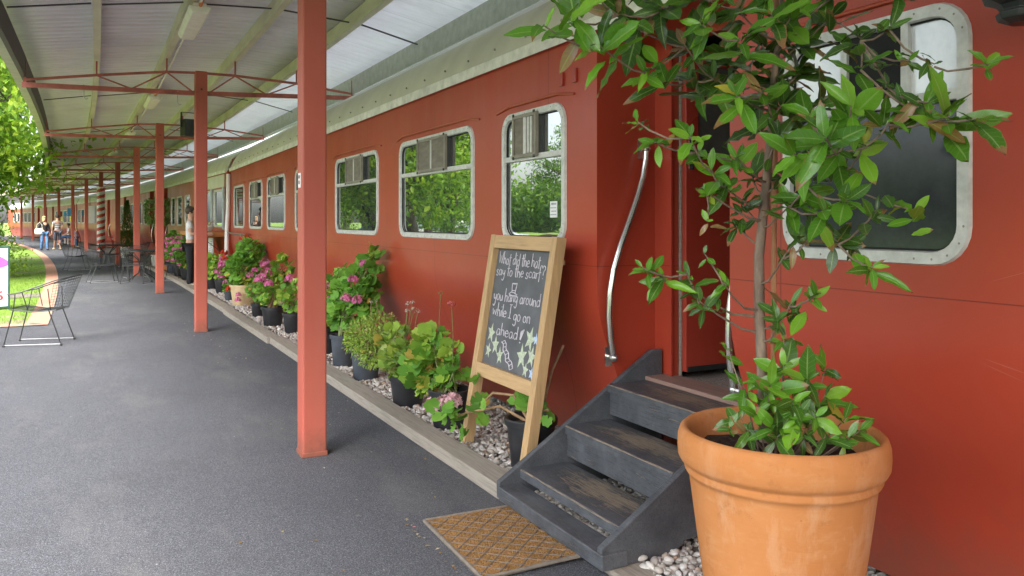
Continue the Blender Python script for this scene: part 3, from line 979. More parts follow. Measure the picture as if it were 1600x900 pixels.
def window(par, y0, y1, kind='vent', z0=WZ0, z1=WZ1, rich=True):
    r = min(0.13, (y1 - y0) * 0.22)
    out = rrect(y0, y1, z0, z1, r)
    inn = rrect(y0 + RIM, y1 - RIM, z0 + RIM, z1 - RIM, r - 0.04)
    inn2 = rrect(y0 + RIM + .008, y1 - RIM - .008, z0 + RIM + .008, z1 - RIM - .008, r - 0.045)
    n = len(out)
    mb = MB()
    V = [(0.004, *p) for p in out] + [(-0.014, *p) for p in rrect(y0 + .006, y1 - .006, z0 + .006, z1 - .006, r - .005)] + [(-0.014, *p) for p in inn] + [(0.016, *p) for p in inn2]
    F = []
    for k in range(3):
        for i in range(n):
            j = (i + 1) % n
            F.append((k * n + i, k * n + j, (k + 1) * n + j, (k + 1) * n + i))
    mb.add(V, F, 0, True)
    if rich:
        k_ = 0
        for i in range(0, n, 2):
            p_, q_ = out[i], inn[i]
            c_ = ((p_[0] + q_[0]) / 2, (p_[1] + q_[1]) / 2)
            mb.ball((-.0145, *c_), .0042, 5, 4, (.5, 1, 1), 1)
        Lh, Lv = int((y1 - y0) / .16), 5
        for i in range(1, Lh):
            yy = y0 + (y1 - y0) * i / Lh
            for zz in (z0 + RIM / 2, z1 - RIM / 2): mb.ball((-.0145, yy, zz), .0042, 5, 4, (.5, 1, 1), 1)
    w = mb.build('window', [M['frame_alu'], M['timber']], par)
    if rich:
        mb = MB()
        mb.tube([(0.006, *p) for p in rrect(y0 + RIM + .006, y1 - RIM - .006, z0 + RIM + .006, z1 - RIM - .006, max(.03, r - .05))], 0.0055, 5, True)
        mb.build('rubber_seal', M['black_gap'], w)
    tz = 1.86 - WZ0 + z0
    h = 0.02
    if kind == 'plain':
        mb = MB(); mb.box(0.012, 0.018, y0 + .03, y1 - .03, z0 + .03, z1 - .03)
        mb.build('pane', M['glass'], w)
        return w
    gl, gt = M['glass'], M['glass']
    if kind == 'near': gl, gt = M['glass_dim'], M['glass_pale']  # upper panes coloured pale to stand in for the white sky they mirror
    if kind == 'door_side': gl, gt = M['glass'], M['glass']
    mb = MB(); mb.box(0.013, 0.019, y0 + .03, y1 - .03, z0 + .03, tz)
    mb.build('pane', gl, w)
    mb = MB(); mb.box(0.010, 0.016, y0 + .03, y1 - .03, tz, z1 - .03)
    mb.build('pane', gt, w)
    mb = MB(); mb.box(-0.012, 0.02, y0 + RIM - .004, y1 - RIM + .004, tz - .018, tz + .018)
    mb.build('transom', M['frame_alu'], w, 0.003)
    L_ = y1 - y0
    if kind in ('vent', 'door_side'):
        a, b_ = y0 + L_ * 0.30, y0 + L_ * 0.68
        if kind == 'door_side': a, b_ = y0 + L_ * 0.38, y0 + L_ * 0.76
        za, zb = tz + 0.0, z1 - 0.03
        mb = MB()
        fr = 0.022
        mb.box(-0.036, -0.014, a, a + fr, za, zb); mb.box(-0.036, -0.014, b_ - fr, b_, za, zb)
        mb.box(-0.0355, -0.0145, a + fr, b_ - fr, za, za + fr); mb.box(-0.0355, -0.0145, a + fr, b_ - fr, zb - fr, zb)
        mid = (a + b_) / 2
        mb.box(-0.032, -0.018, mid - .012, mid + .012, za + fr, zb - fr, 2)
        mb.box(-0.026, -0.019, a + fr, b_ - fr, za + fr, zb - fr, 1)
        if kind == 'door_side':
            for q in range(3):
                yy = a + fr + (b_ - a) * (0.12 + 0.12 * q)
                mb.box(-0.031, -0.0255, yy, yy + .022, za + fr + .003, zb - fr - .003, 2)
        mb.box(-0.0142, 0.011, a + .004, a + .016, za + .004, zb - .004, 3); mb.box(-0.0142, 0.011, b_ - .016, b_ - .004, za + .004, zb - .004, 3)
        for yy in (a + .01, b_ - .03):
            mb.box(-0.042, -0.034, yy, yy + .018, za - .01, za + .01, 3); mb.box(-0.042, -0.034, yy, yy + .018, zb - .008, zb + .01, 3)
        mb.build('vent_panel', [M['vent_frame'], M['brown_vent'], M['frame_alu'], M['black_iron']], w)
        if kind == 'door_side':
            mb = MB()
            yy = y0 + L_ * .16
            mb.box(0.0105, 0.0125, yy, yy + .085, z0 + .17, z0 + .27)
            for q in range(4):
                zz = z0 + .185 + q * .021
                mb.box(0.0092, 0.0108, yy + .008, yy + .077 - .01 * (q % 2), zz, zz + (.006 if q < 3 else .012), 1)
            mb.build('sticker', [M['white_paint'], M['sign_grey']], w)
    elif kind == 'near':
        mb = MB()
        for q in (0.30, 0.62):
            yy = y0 + L_ * q
            mb.box(-0.010, 0.0095, yy - .014, yy + .014, tz + .018, z1 - RIM + .004)
        mb.box(0.004, 0.0095, y0 + L_ * .315, y0 + L_ * .605, tz + .02, z1 - RIM, 1)
        mb.build('mullion', [M['frame_alu'], M['black_gap']], w)
        mb = MB()
        ins = [(0.010, *p) for p in rrect(y0 + RIM + .004, y1 - RIM - .004, z0 + RIM + .004, tz - .015, .07)]
        mb.tube(ins, 0.006, 6, True)
        mb.build('rubber_seal', M['black_gap'], w)
    return w


def weld(o, angle):
    bm = bmesh.new()
    bm.from_mesh(o.data)
    bmesh.ops.remove_doubles(bm, verts=bm.verts, dist=0.0004)
    bm.to_mesh(o.data)
    bm.free()
    o.data.set_sharp_from_angle(angle=R(angle))
    return o


def carriage(label, p0, p1, wins, doors, group='railway carriages', detail=0, cantrail='cream'):
    p0, p1 = Vector(p0), Vector(p1)
    d = (p1 - p0)
    L = d.length
    d.normalize()
    c = thing('railway_carriage', label, 'railway carriage', (p0.x, p0.y, 0), math.atan2(-d.x, d.y), group)
    cuts = {0.0, L}
    for w in wins: cuts |= {w[0] + RIM, w[1] - RIM}
    for a, b_ in doors: cuts |= {a, b_}
    ys = sorted(cuts)
    prof = PROF + [(0.0, WZ0 + RIM), (0.0, WZ1 - RIM), (0.0, WALLTOP)]
    mb = MB()
    for i in range(len(ys) - 1):
        ya, yb = ys[i], ys[i + 1]
        ym = (ya + yb) / 2
        if any(a < ym < b_ for a, b_ in doors): continue
        inw = any(w[0] + RIM < ym < w[1] - RIM for w in wins)
        nseg = max(1, int((yb - ya) / 1.0))
        for q in range(nseg):
            a, b_ = ya + (yb - ya) * q / nseg, ya + (yb - ya) * (q + 1) / nseg
            for k in range(len(prof) - 1):
                if inw and abs(prof[k][1] - (WZ0 + RIM)) < 1e-6: continue
                (xa, za), (xb, zb) = prof[k], prof[k + 1]
                mb.add([(xa, a, za), (xa, b_, za), (xb, b_, zb), (xb, a, zb)], [(3, 2, 1, 0)], 0, True)
    # far side and ends
    end = [(x, z) for x, z in prof] + [(0.1, 2.8), (0.5, 3.02), (1.4, 3.1), (2.3, 3.02), (2.7, 2.8), (DEPTH, 2.5), (DEPTH, 0.1)]
    for yy in (0.0, L):
        mb.add([(x, yy, z) for x, z in end], [tuple(range(len(end)))])
    mb.add([(DEPTH, 0, 0.1), (DEPTH, L, 0.1), (DEPTH, L, 2.5), (DEPTH, 0, 2.5)], [(0, 1, 2, 3)])
    # door recess side returns, jambs, ceiling, floor
    DX = 0.40
    for a, b_ in doors:
        for yy in (a, b_):
            side = [(x, z) for x, z in prof] + [(DX, WALLTOP), (DX, 0.1)]
            mb.add([(x, yy, z) for x, z in side], [tuple(range(len(side)))])
        mb.add([(0, a, WALLTOP - .004), (0, b_, WALLTOP - .004), (DX, b_, WALLTOP - .004), (DX, a, WALLTOP - .004)], [(0, 1, 2, 3)])
        mb.box(DX, DX + .05, b_ - .15, b_ + .3, 0.1, WALLTOP + .1)
        mb.box(DX, DX + .05, a - .3, a + .10, 0.1, WALLTOP + .1)
        mb.box(DX + .001, DX + .049, a + .10, b_ - .15, 2.44, WALLTOP + .1)
    body = weld(mb.build('body', M['coach_red'], c, angle=50), 30)
    for a, b_ in doors:
        mb = MB()
        mb.box(0.2, 1.9, a - .25, b_ + .25, 0.50, 0.555)
        mb.build('floor', M['carpet'], c)
        mb = MB()
        mb.box(0.265, 0.445, a + .004, b_ - .004, 0.556, 0.578)
        mb.build('threshold', M['threshold'], c, 0.003)
        mb = MB()
        mb.box(1.9, 1.95, a - .3, b_ + .3, 0.5, 2.5); mb.box(.46, 1.9, a - .3, a - .25, .5, 2.5); mb.box(.46, 1.9, b_ + .25, b_ + .3, .5, 2.5); mb.box(.46, 1.9, a - .25, b_ + .25, 2.5, 2.52)
        mb.build('interior', M['black_gap'], c)
        # door leaf swung inwards
        mb = MB()
        y_ = b_ - .20
        x0, x1 = DX + .064, DX + .064 + 0.74
        zt = 2.43
        mb.box(x0, x1, y_, y_ + .04, .60, 1.80); mb.box(x0, x0 + .09, y_ + .0005, y_ + .0395, 1.80, zt); mb.box(x1 - .09, x1, y_ + .0005, y_ + .0395, 1.80, zt); mb.box(x0 + .09, x1 - .09, y_ + .0005, y_ + .0395, zt - .1, zt)
        dr = mb.build('door', M['door_red'], c, 0.003)
        mb = MB(); mb.box(x0 + .08, x1 - .08, y_ + .014, y_ + .02, 1.79, zt - .09)
        mb.build('pane', M['glass_door'], dr)
        mb = MB(); mb.box(x0 + .02, x0 + .05, y_ - .006, y_ + .0, 1.74, 1.92); mb.tube([(x0 + .035, y_ - .006, 1.83), (x0 + .035, y_ - .05, 1.83), (x0 + .12, y_ - .055, 1.83)], .01, 8)
        mb.build('handle', M['chrome'], dr)
        mb = MB(); mb.box(x0 + .01, x1 - .01, y_ - .004, y_, .60, .63)
        mb.build('kick_plate', M['black_iron'], dr)
        mb = MB(); mb.box(DX - .012, DX + .0, b_ - .165, b_ - .15, .57, 2.44); mb.box(DX + .052, DX + .062, b_ - .168, b_ - .15, .57, 2.44, 1)
        mb.build('door_frame', [M['door_red'], M['timber']], c)
        for yy, sg in ((b_, -1), (a, 1)):
            mb = MB()
            y2 = yy + sg * 0.055
            pts = [(.30, y2, 1.86), (.295, y2, 1.80), (.275, y2, 1.70), (.235, y2, 1.58), (.18, y2, 1.45), (.12, y2, 1.31), (.075, y2, 1.18), (.05, y2, 1.05), (.045, y2, .92), (.055, y2, .80), (.075, y2, .69)]
            mb.tube(pts, 0.0165, 10)
            for q in (pts[0], pts[-1]):
                mb.tube([(q[0], y2, q[2]), (q[0], yy, q[2])], .012, 8)
                mb.ball((q[0], y2, q[2]), .024)
                mb.box(q[0] - .022, q[0] + .022, yy - .003 if sg < 0 else yy - .001, yy + .001 if sg < 0 else yy + .003, q[2] - .055, q[2] + .055)
            mb.build('handrail', M['chrome'], c)
    # eaves, roof
    mb = MB()
    mb.prism([(-.035, 2.50), (-.035, 2.575), (-.02, 2.585), (0.05, 2.585), (0.05, 2.525), (-.005, 2.525)], 'y', 0, L)
    mb.build('gutter', M['gutter'], c)
    mb = MB()
    rp = ROOF + [(DEPTH - x, z) for x, z in ROOF[::-1][1:]]
    ny = max(2, int(L / 2))
    for i in range(ny):
        a, b_ = L * i / ny, L * (i + 1) / ny
        for k in range(len(rp) - 1):
            (xa, za), (xb, zb) = rp[k], rp[k + 1]
            mi = 0 if (za < 2.95 and zb < 2.99) else 1
            mb.add([(xa, a, za), (xa, b_, za), (xb, b_, zb), (xb, a, zb)], [(3, 2, 1, 0)], mi, True)
    for yy in (0.0, L):
        mb.add([(x, yy, z) for x, z in rp], [tuple(range(len(rp)))], 0)
    if detail:
        k = 0
        yy = 0.25
        while yy < L:
            mb.ball((0.008, yy, 2.655), 0.009, 6, 4, (1, 1, 1), 2)
            yy += 0.46
    weld(mb.build('roof', [M[cantrail], M['roof_white'], M['timber']], c), 45)
    for w in wins:
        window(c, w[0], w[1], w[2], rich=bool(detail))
        if detail:
            mb = MB()
            mb.tube([(-.004, w[0] - .09, WZ1 + .02), (-.012, w[0] + .1, WZ1 + .045), (-.012, w[1] - .1, WZ1 + .045), (-.004, w[1] + .09, WZ1 + .02)], .008, 6)
            mb.build('rain_strip', M['coach_red'], c)
    return c


def on_line(px, p0, p1):
    """distance along the wall line at which photograph column px meets it"""
    t = (px - 800) / 1250
    dx, dy = t * CP + SP, CP - t * SP
    d = Vector(p1) - Vector(p0)
    L = d.length
    d.normalize()
    det = dx * (-d.y) + d.x * dy
    return (dx * p0[1] - dy * p0[0]) * -1 / (dx * d.y - dy * d.x) if False else ((p0[0] * dy - p0[1] * dx) / (d.y * dx - d.x * dy))


OFF = 3.0
w1 = [(a + OFF, b_ + OFF, k) for a, b_, k in
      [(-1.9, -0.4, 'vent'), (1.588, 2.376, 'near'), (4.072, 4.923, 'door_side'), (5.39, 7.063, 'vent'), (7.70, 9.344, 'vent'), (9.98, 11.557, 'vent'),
       (12.275, 13.745, 'vent'), (14.225, 15.573, 'vent'), (16.181, 17.537, 'plain')]]
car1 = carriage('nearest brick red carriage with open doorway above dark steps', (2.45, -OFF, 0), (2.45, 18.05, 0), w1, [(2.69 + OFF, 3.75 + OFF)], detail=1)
# lifting lugs, conduit and downpipe on the first carriage
for yy in (3.97, 4.12):
    mb = MB(); mb.box(-.016, 0.0, yy + OFF - .018, yy + OFF + .018, 2.255, 2.335)
    mb.build('lug', M['door_red'], car1, 0.002)
mb = MB()
mb.tube([(-.05, 18.02 + OFF, 2.45), (-.06, 18.02 + OFF, 1.7), (-.09, 17.98 + OFF, 1.2), (-.10, 17.95 + OFF, 0.5)], .045, 10)
mb.build('downpipe', M['white_paint'], car1)
mb = MB()
mb.box(-.09, -.03, 15.6 + OFF, 18.0 + OFF, 1.19, 1.205); mb.box(-.06, -.003, 16.3 + OFF, 16.36 + OFF, 1.02, 1.188); mb.box(-.03, -.001, 15.6 + OFF, 18.0 + OFF, 1.165, 1.189)
mb.build('wall_shelf', M['vent_frame'], car1)


def car_pts(s0, s1):
    return tuple(P(s0, 1.29)), tuple(P(s1, 1.29))


def wins_px(pp, lst, kind='vent'):
    out = []
    for a, b_ in lst:
        x, y = on_line(a, *pp), on_line(b_, *pp)
        x, y = min(x, y), max(x, y)
        out.append((x, y, kind))
    return out


c2 = ((2.42, 18.38, 0), tuple(P(21.4, 1.29)))
w2 = [(0.35, 1.55, 'plain'), (1.75, 2.9, 'plain')] + wins_px(c2, [(289, 297.5), (276.5, 285), (267.5, 274)], 'plain')
dl = on_line(262, *c2)
car2 = carriage('red carriage with serving hatch and orange wooden counter by the standing man', *c2, w2, [(dl, dl + .95)])
c3 = car_pts(21.8, 34.0)
da, db = on_line(238.5, *c3), on_line(197.5, *c3)
L3 = (Vector(c3[1]) - Vector(c3[0])).length
w3 = [(da + 1.2 + i * 1.32, da + 2.1 + i * 1.32, 'plain') for i in range(4) if da + 2.1 + i * 1.32 < db - .1] + [(db + 1.15, min(db + 2.3, L3 - .2), 'plain')]
car3 = carriage('red carriage behind the small round-headed tree, third along the platform', *c3, w3, [(da - .3, da + .65), (db, db + .9)], cantrail='roof_white')
c4 = car_pts(34.4, 50.0)
L4 = (Vector(c4[1]) - Vector(c4[0])).length
da = on_line(172, *c4)
w4 = [(da + 1.3 + i * 1.75, da + 2.7 + i * 1.75, 'plain') for i in range(int((L4 - da - 2.9) / 1.75) + 1)]
car4 = carriage('red carriage behind the red and white striped pole', *c4, w4, [(da, da + .9)], cantrail='roof_white')
c5 = car_pts(50.4, 63.5)
L5 = (Vector(c5[1]) - Vector(c5[0])).length
w5 = [(1.9 + i * 1.8, 3.4 + i * 1.8, 'plain') for i in range(4)]
car5 = carriage('distant red carriage with yellow notices in its windows, behind the walking couple', *c5, w5, [(0.5, 1.4), (9.6, 10.5)], cantrail='roof_white')
c6 = car_pts(63.9, 82.0)
w6 = [(4.6 + i * 1.8, 6.1 + i * 1.8, 'plain') for i in range(6)]
car6 = carriage('last red carriage at the far end of the curve, left of the couple', *c6, w6, [(2.6, 3.5)], cantrail='roof_white')
# yellow notices inside windows of car 5
for i in (0, 2, 3):
    mb = MB()
    a = w5[i][0]
    mb.box(0.008, 0.0115, a + .2, a + .75, 1.38, 1.75)
    if i == 2: mb.box(0.008, 0.0115, a + .9, a + 1.35, 1.38, 1.7)
    mb.build('window_notice', M['yellow'], car5)
# cream header, shutters, counter on car 2
mb = MB()
mb.box(-.022, -.003, 0.25, 3.1, 2.2, 2.48)
mb.build('hatch_header', M['cream'], car2)
for yy in (0.18, 1.58, 2.95):
    mb = MB()
    mb.box(-.05, -.018, yy, yy + .14, 1.26, 2.19)
    mb.build('hatch_shutter', M['pale_blue'], car2, .003)
mb = MB()
mb.box(-.50, -.025, 0.12, 3.2, 1.10, 1.21)
ct = mb.build('counter_shelf', M['counter_wood'], car2, .006)
for yy in (.4, 2.9):
    mb = MB()
    mb.beam((-.46, yy, 1.09), (-.01, yy, .72), .03, .012)
    mb.build('bracket', M['black_iron'], ct)


def to_world(c, x, y, z):
    rz = c.rotation_euler.z
    return Vector((c.location.x + x * math.cos(rz) - y * math.sin(rz), c.location.y + x * math.sin(rz) + y * math.cos(rz), z))


# menu board hung under the counter
p = to_world(car2, -.16, .95, 0.45)
o = thing('menu_board', 'white printed menu board hanging below the orange wooden counter', 'sign', p, car2.rotation_euler.z)
mb = MB(); mb.box(-.02, .0, -.28, .28, 0, .62)
mb.build('panel', M['white_paint'], o, .003)
mb = MB(); mb.box(-.024, .003, .285, .32, -.005, .63)
mb.build('edge_strip', M['black_iron'], o)
mb = MB()
for k in range(12):
    mb.box(-.0225, -.0203, -.22, .22 - .1 * (k % 3) * .8, .06 + k * .042, .075 + k * .042)
mb.build('print', M['sign_grey'], o)
# cups and a little plant pot on the counter
for k, (yy, xx, lab, nm) in enumerate([(.55, -.3, 'white cup on the orange counter, nearest the downpipe', 'cup'), (1.0, -.2, 'small white pot holding dry twigs on the orange counter', 'pot'), (1.75, -.35, 'white cup on the orange counter, behind the red post', 'cup')]):
    p = to_world(car2, xx, yy, 1.211)
    o = thing('cup' if nm == 'cup' else 'small_plant_pot', lab, nm, p)
    mb = MB()
    if nm == 'cup':
        mb.lathe([(0.0, 0), (.035, 0), (.05, .1), (.046, .1), (.033, .01), (0, .01)], 16)
    else:
        mb.lathe([(0.0, 0), (.05, 0), (.07, .13), (.062, .13), (.055, .1), (0, .1)], 16)
    mb.build('body', M['white_pot'], o)
    if nm == 'pot':
        mb = MB()
        for q in range(22):
            a = random.uniform(0, 6.28)
            mb.tube([(0, 0, .1), (.05 * math.cos(a), .05 * math.sin(a), .2), (.13 * math.cos(a), .13 * math.sin(a), random.uniform(.2, .32))], .004, 4)
        mb.build('twigs', M['woody_stem'], o)

# ------------------------------------------------------------------ canopy
S0, S1 = -15.0, 74.0


def arch(u):
    return float(np.interp(u, [-2.05, -1.21, -.41, .43, 1.24, 2.12], [3.45, 3.58, 3.69, 3.73, 3.68, 3.50]))


can = thing('platform_canopy', 'long curved platform canopy with corrugated metal roof on red trusses', 'canopy', (1.16, 8, 0))
ORG = Vector((1.16, 8, 0))


def sheet_part(name, us, mat):
    ss = np.arange(S0, S1 + .01, .5)
    rows = [[P(s, u, arch(u)) - ORG for u in us] for s in ss]
    uv = [[(s, u) for u in us] for s in ss]
    o = strip_mesh(name, rows, mat, uv, True)
    reg(o, can)
    so = o.modifiers.new('solid', 'SOLIDIFY')
    so.thickness = 0.012
    so.offset = 1
    return o


sheet_part('roof_sheet', [-2.05, -1.6, -1.21, -.8, -.41, 0, .43, .85, 1.26], M['sheet'])
sheet_part('edge_sheet', [1.262, 1.6, 1.9, 2.12], M['sheet_lit_edge'])


def runner(name, u, zc, w, h, mat, step=2.0, tilt=0):
    mb = MB()
    ss = list(np.arange(S0, S1 + .01, step))
    prof = [(-w / 2, -h / 2), (w / 2, -h / 2), (w / 2, h / 2), (-w / 2, h / 2)]
    V, F = [], []
    for s in ss:
        for a, b_ in prof: V.append(P(s, u + a, zc + b_) - ORG)
    for i in range(len(ss) - 1):
        for j in range(4):
            j2 = (j + 1) % 4
            F.append((i * 4 + j, i * 4 + j2, (i + 1) * 4 + j2, (i + 1) * 4 + j))
    mb.add(V, F)
    return mb.build(name, mat, can)


def c_runner(name, u, ztop, h, flange, mat, step=2.0):
    t = 0.004
    for args in ():
        pass
    mb = MB()
    ss = list(np.arange(S0, S1 + .01, step))
    prof = [(0, 0), (flange, 0), (flange, -.02), (flange - t, -.02), (flange - t, -t), (t, -t), (t, -h + t), (flange - t, -h + t), (flange - t, -h + .02), (flange, -h + .02), (flange, -h), (0, -h)]
    k = len(prof)
    V, F = [], []
    for s in ss:
        for a, b_ in prof: V.append(P(s, u + a, ztop + b_) - ORG)
    for i in range(len(ss) - 1):
        for j in range(k):
            j2 = (j + 1) % k
            F.append((i * k + j, i * k + j2, (i + 1) * k + j2, (i + 1) * k + j))
    mb.add(V, F)
    return mb.build(name, mat, can)


PUR = [-1.21, -.41, .43, 1.24]
for u in PUR:
    c_runner('purlin', u - .03, arch(u) - .004, .15, .07, M['purlin'])
c_runner('eave_beam', 2.02, arch(2.05) - .02, .25, .075, M['galv'])
runner('eave_trim', 2.085, 3.235, .03, .022, M['gutter'])
runner('conduit', -.335, arch(-.41) - .175, .018, .018, M['gutter'])
runner('fascia', -1.99, 3.30, .045, .26, M['fascia_dark'])
runner('fascia_gutter', -2.07, 3.27, .10, .13, M['fascia_cream'])
runner('fascia_trim', -2.13, 3.345, .016, .02, M['truss_red'])

post_s = [5.0 - 8, 11.18 - 8, 17.5 - 8, 15.25, 21.5, 28.0, 34.4, 40.8, 47.6, 54.6, 60.8, 66.8]
for s in [-9.3] + post_s:
    def W(u, z): return P(s, u, z) - ORG
    mb = MB()
    up = (P(s + .1, 0) - P(s, 0))
    mb.beam(W(-2.0, 3.075), W(-.08, 3.115), .055, .055, up)
    mb.beam(W(.08, 3.12), W(2.04, 3.20), .055, .055, up)
    tr = mb.build('truss', M['truss_red'], can)
    ub = [-1.98, -1.21, -.41, 0, .43, 1.24, 2.03]
    zb = [3.135, 3.255, 3.365, 3.385, 3.385, 3.345, 3.255]
    mb = MB()
    for i in range(6):
        mb.beam(W(ub[i], zb[i]), W(ub[i + 1], zb[i + 1]), .03, .03, up)
    mb.build('top_chord', M['truss_red'], tr)
    def bar(nm, p, q, t):
        mb = MB()
        mb.beam(p, q, t, t, up)
        mb.build(nm, M['truss_red'], tr)
    for (u0, z0), (a, b_) in zip([(-1.21, 3.25), (-.41, 3.36), (.43, 3.38), (1.24, 3.34)], [((-.82, 3.115), None), ((-.82, 3.115), (-.1, 3.13)), ((.1, 3.13), (.84, 3.16)), ((.84, 3.16), (1.64, 3.19))]):
        bar('brace', W(u0, z0), W(*a), .018)
        if b_: bar('brace', W(u0, z0), W(*b_), .018)
    for u, z in zip(ub[1:3] + ub[4:6], zb[1:3] + zb[4:6]):
        bar('hanger', W(u, z), W(u, arch(u) - .15), .02)
    bar('end_strut', W(2.03, 3.2), W(2.03, 3.45), .03)
    bar('end_strut', W(-1.975, 3.08), W(-1.975, 3.4), .03)
# bridging rods between purlins half way along each bay
for i in range(len(post_s) - 1):
    s = (post_s[i] + post_s[i + 1]) / 2 + .35
    mb = MB()
    uu = [-1.97] + PUR + [2.02]
    for a, b_ in zip(uu[:-1], uu[1:]):
        za, zb_ = arch(a) - .10, arch(b_) - .10
        mb.beam(P(s, a + .045, za) - ORG, P(s, b_ - .045, zb_) - ORG, .022, .012)
    mb.build('bridging_rod', M['fascia_dark'], can)

# posts
post_labels = ['nearest tall red canopy post, with a small white number plate, standing on dark asphalt',
               'second red canopy post along the platform, in front of the standing man',
               'third red canopy post along the platform, just left of the standing man',
               'red canopy post beside the round-headed small tree, behind the wire tables',
               'red canopy post rising behind the middle of the wire tables, right of the striped pole',
               'red canopy post wrapped in a red and white striped sleeve',
               'slim red canopy post just left of the striped pole',
               'red canopy post just right of the blue hanging sign',
               'red canopy post directly behind the walking couple',
               'distant red canopy post left of the walking couple',
               'far red canopy post near the end of the curve, in front of the last carriage',
               'farthest red canopy post at the left end of the last carriage']
posts = []
for i, (s, lab) in enumerate(zip(post_s, post_labels)):
    o = thing('canopy_post', lab, 'post', P(s, 0), ang(s), 'red canopy posts')
    mb = MB()
    h = .075
    mb.box(-h, h, -h, h, 0.0, 3.40)
    mb.build('shaft', M['post_red'], o, .012, 3)
    mb = MB()
    mb.box(-.079, .079, -.079, .079, 0, .03)
    mb.build('base_collar', M['post_red'], o, .004)
    mb = MB()
    mb.tube([(0.0, -.075, 3.16), (0.0, -.088, 3.16)], .014, 8)
    mb.build('bolt', M['black_iron'], o)
    if i == 0:
        mb = MB()
        mb.box(-.0785, -.0745, -.03, .03, 1.655, 1.745)
        for q in range(2):
            for a in range(5):
                t0, t1 = R(-130 + a * 52), R(-130 + (a + 1) * 52)
                zc = 1.72 - q * .035
                mb.beam((-.0795, -.011 * math.sin(t0), zc + .013 * math.cos(t0)), (-.0795, -.011 * math.sin(t1), zc + .013 * math.cos(t1)), .0045, .003, (1, 0, 0), 1)
        mb.build('number_plate', [M['white_paint'], M['black_iron']], o)
    if i == 5:
        mb = MB()
        n, nz = 24, 96
        V, F, r = [], [], .15
        for k in range(nz + 1):
            for j in range(n): V.append((r * math.cos(2 * math.pi * j / n), r * math.sin(2 * math.pi * j / n), .25 + 2.55 * k / nz))
        for k in range(nz):
            for j in range(n):
                ph = (k / nz * 10.0 - j / n * 1.0) % 1.0
                mb_i = 0 if ph < .5 else 1
                F.append(((k * n + j, k * n + (j + 1) % n, (k + 1) * n + (j + 1) % n, (k + 1) * n + j), mb_i))
        for f, mi in F: pass
        b0 = len(mb.v)
        mb.v.extend(V)
        for f, mi in F:
            mb.f.append(list(f)); mb.m.append(mi); mb.s.append(True)
        mb.lathe([(r - .001, .25), (.07, .25)], n); mb.lathe([(r - .001, 2.8), (.07, 2.8)], n)
        mb.build('striped_sleeve', [M['white_paint'], M['stripe_red']], o)
    posts.append(o)

# batten lights under the second purlin
light_s = [0.75, 6.9, 13.0, 18.9, 25.2, 31.6, 38.0, 44.6]
llab = ['nearest long batten light under the canopy, above the front of the platform', 'second batten light under the canopy, above the first truss beyond it',
        'third batten light under the canopy, near the black loudspeaker', 'fourth batten light under the canopy, past the loudspeaker',
        'small batten light under the canopy above the wire tables', 'batten light under the canopy above the striped pole', 'far batten light under the canopy beyond the striped pole', 'farthest batten light under the canopy above the walking couple']
for s, lab in zip(light_s, llab):
    o = thing('batten_light', lab, 'ceiling light', P(s, -.335, arch(-.41) - .165), ang(s), 'batten lights under the canopy')
    mb = MB()
    mb.box(-.06, .06, -.62, .62, -.03, .0)
    mb.build('housing', M['lamp_plastic'], o, .006)
    mb = MB()
    mb.prism([(-.10, -.03), (.10, -.03), (.095, -.06), (.07, -.10), (-.07, -.10), (-.095, -.06)], 'y', -.63, .63)
    mb.build('diffuser', M['lamp_plastic'], o, .01, 2)
    mb = MB()
    mb.tube([(0, -.64, -.03), (.01, -.72, .0), (0, -.80, .03)], .018, 8)
    mb.build('cable_gland', M['orange_clip'], o)
# loudspeaker
o = thing('loudspeaker', 'black boxy loudspeaker hanging from the canopy beyond the second truss', 'loudspeaker', P(8.3, .42, 3.22), .3)
mb = MB(); mb.box(-.14, .14, -.12, .12, -.17, .15)
mb.build('cabinet', M['black_iron'], o, .015)
mb = MB(); mb.beam((-.16, 0, 0), (-.16, 0, .28), .012, .03); mb.beam((.16, 0, 0), (.16, 0, .28), .012, .03); mb.beam((-.16, 0, .28), (.16, 0, .28), .03, .012)
mb.build('bracket', M['black_iron'], o)
for k, (u, lab) in enumerate([(-1.35, 'small wire hook hanging from the left end of the first truss'), (-.28, 'small wire hook hanging from the first truss beside the second post')]):
    o = thing('wire_hook', lab, 'hook', P(post_s[1], u, 3.06))
    mb = MB()
    mb.tube([(0, -.03, .06), (0, 0, .065), (0, .03, .05), (0, .03, .0), (0, .0, -.03), (0, 0, -.08), (0.02, 0, -.11), (.045, 0, -.10)], .006, 6)
    mb.build('wire', M['galv'], o)

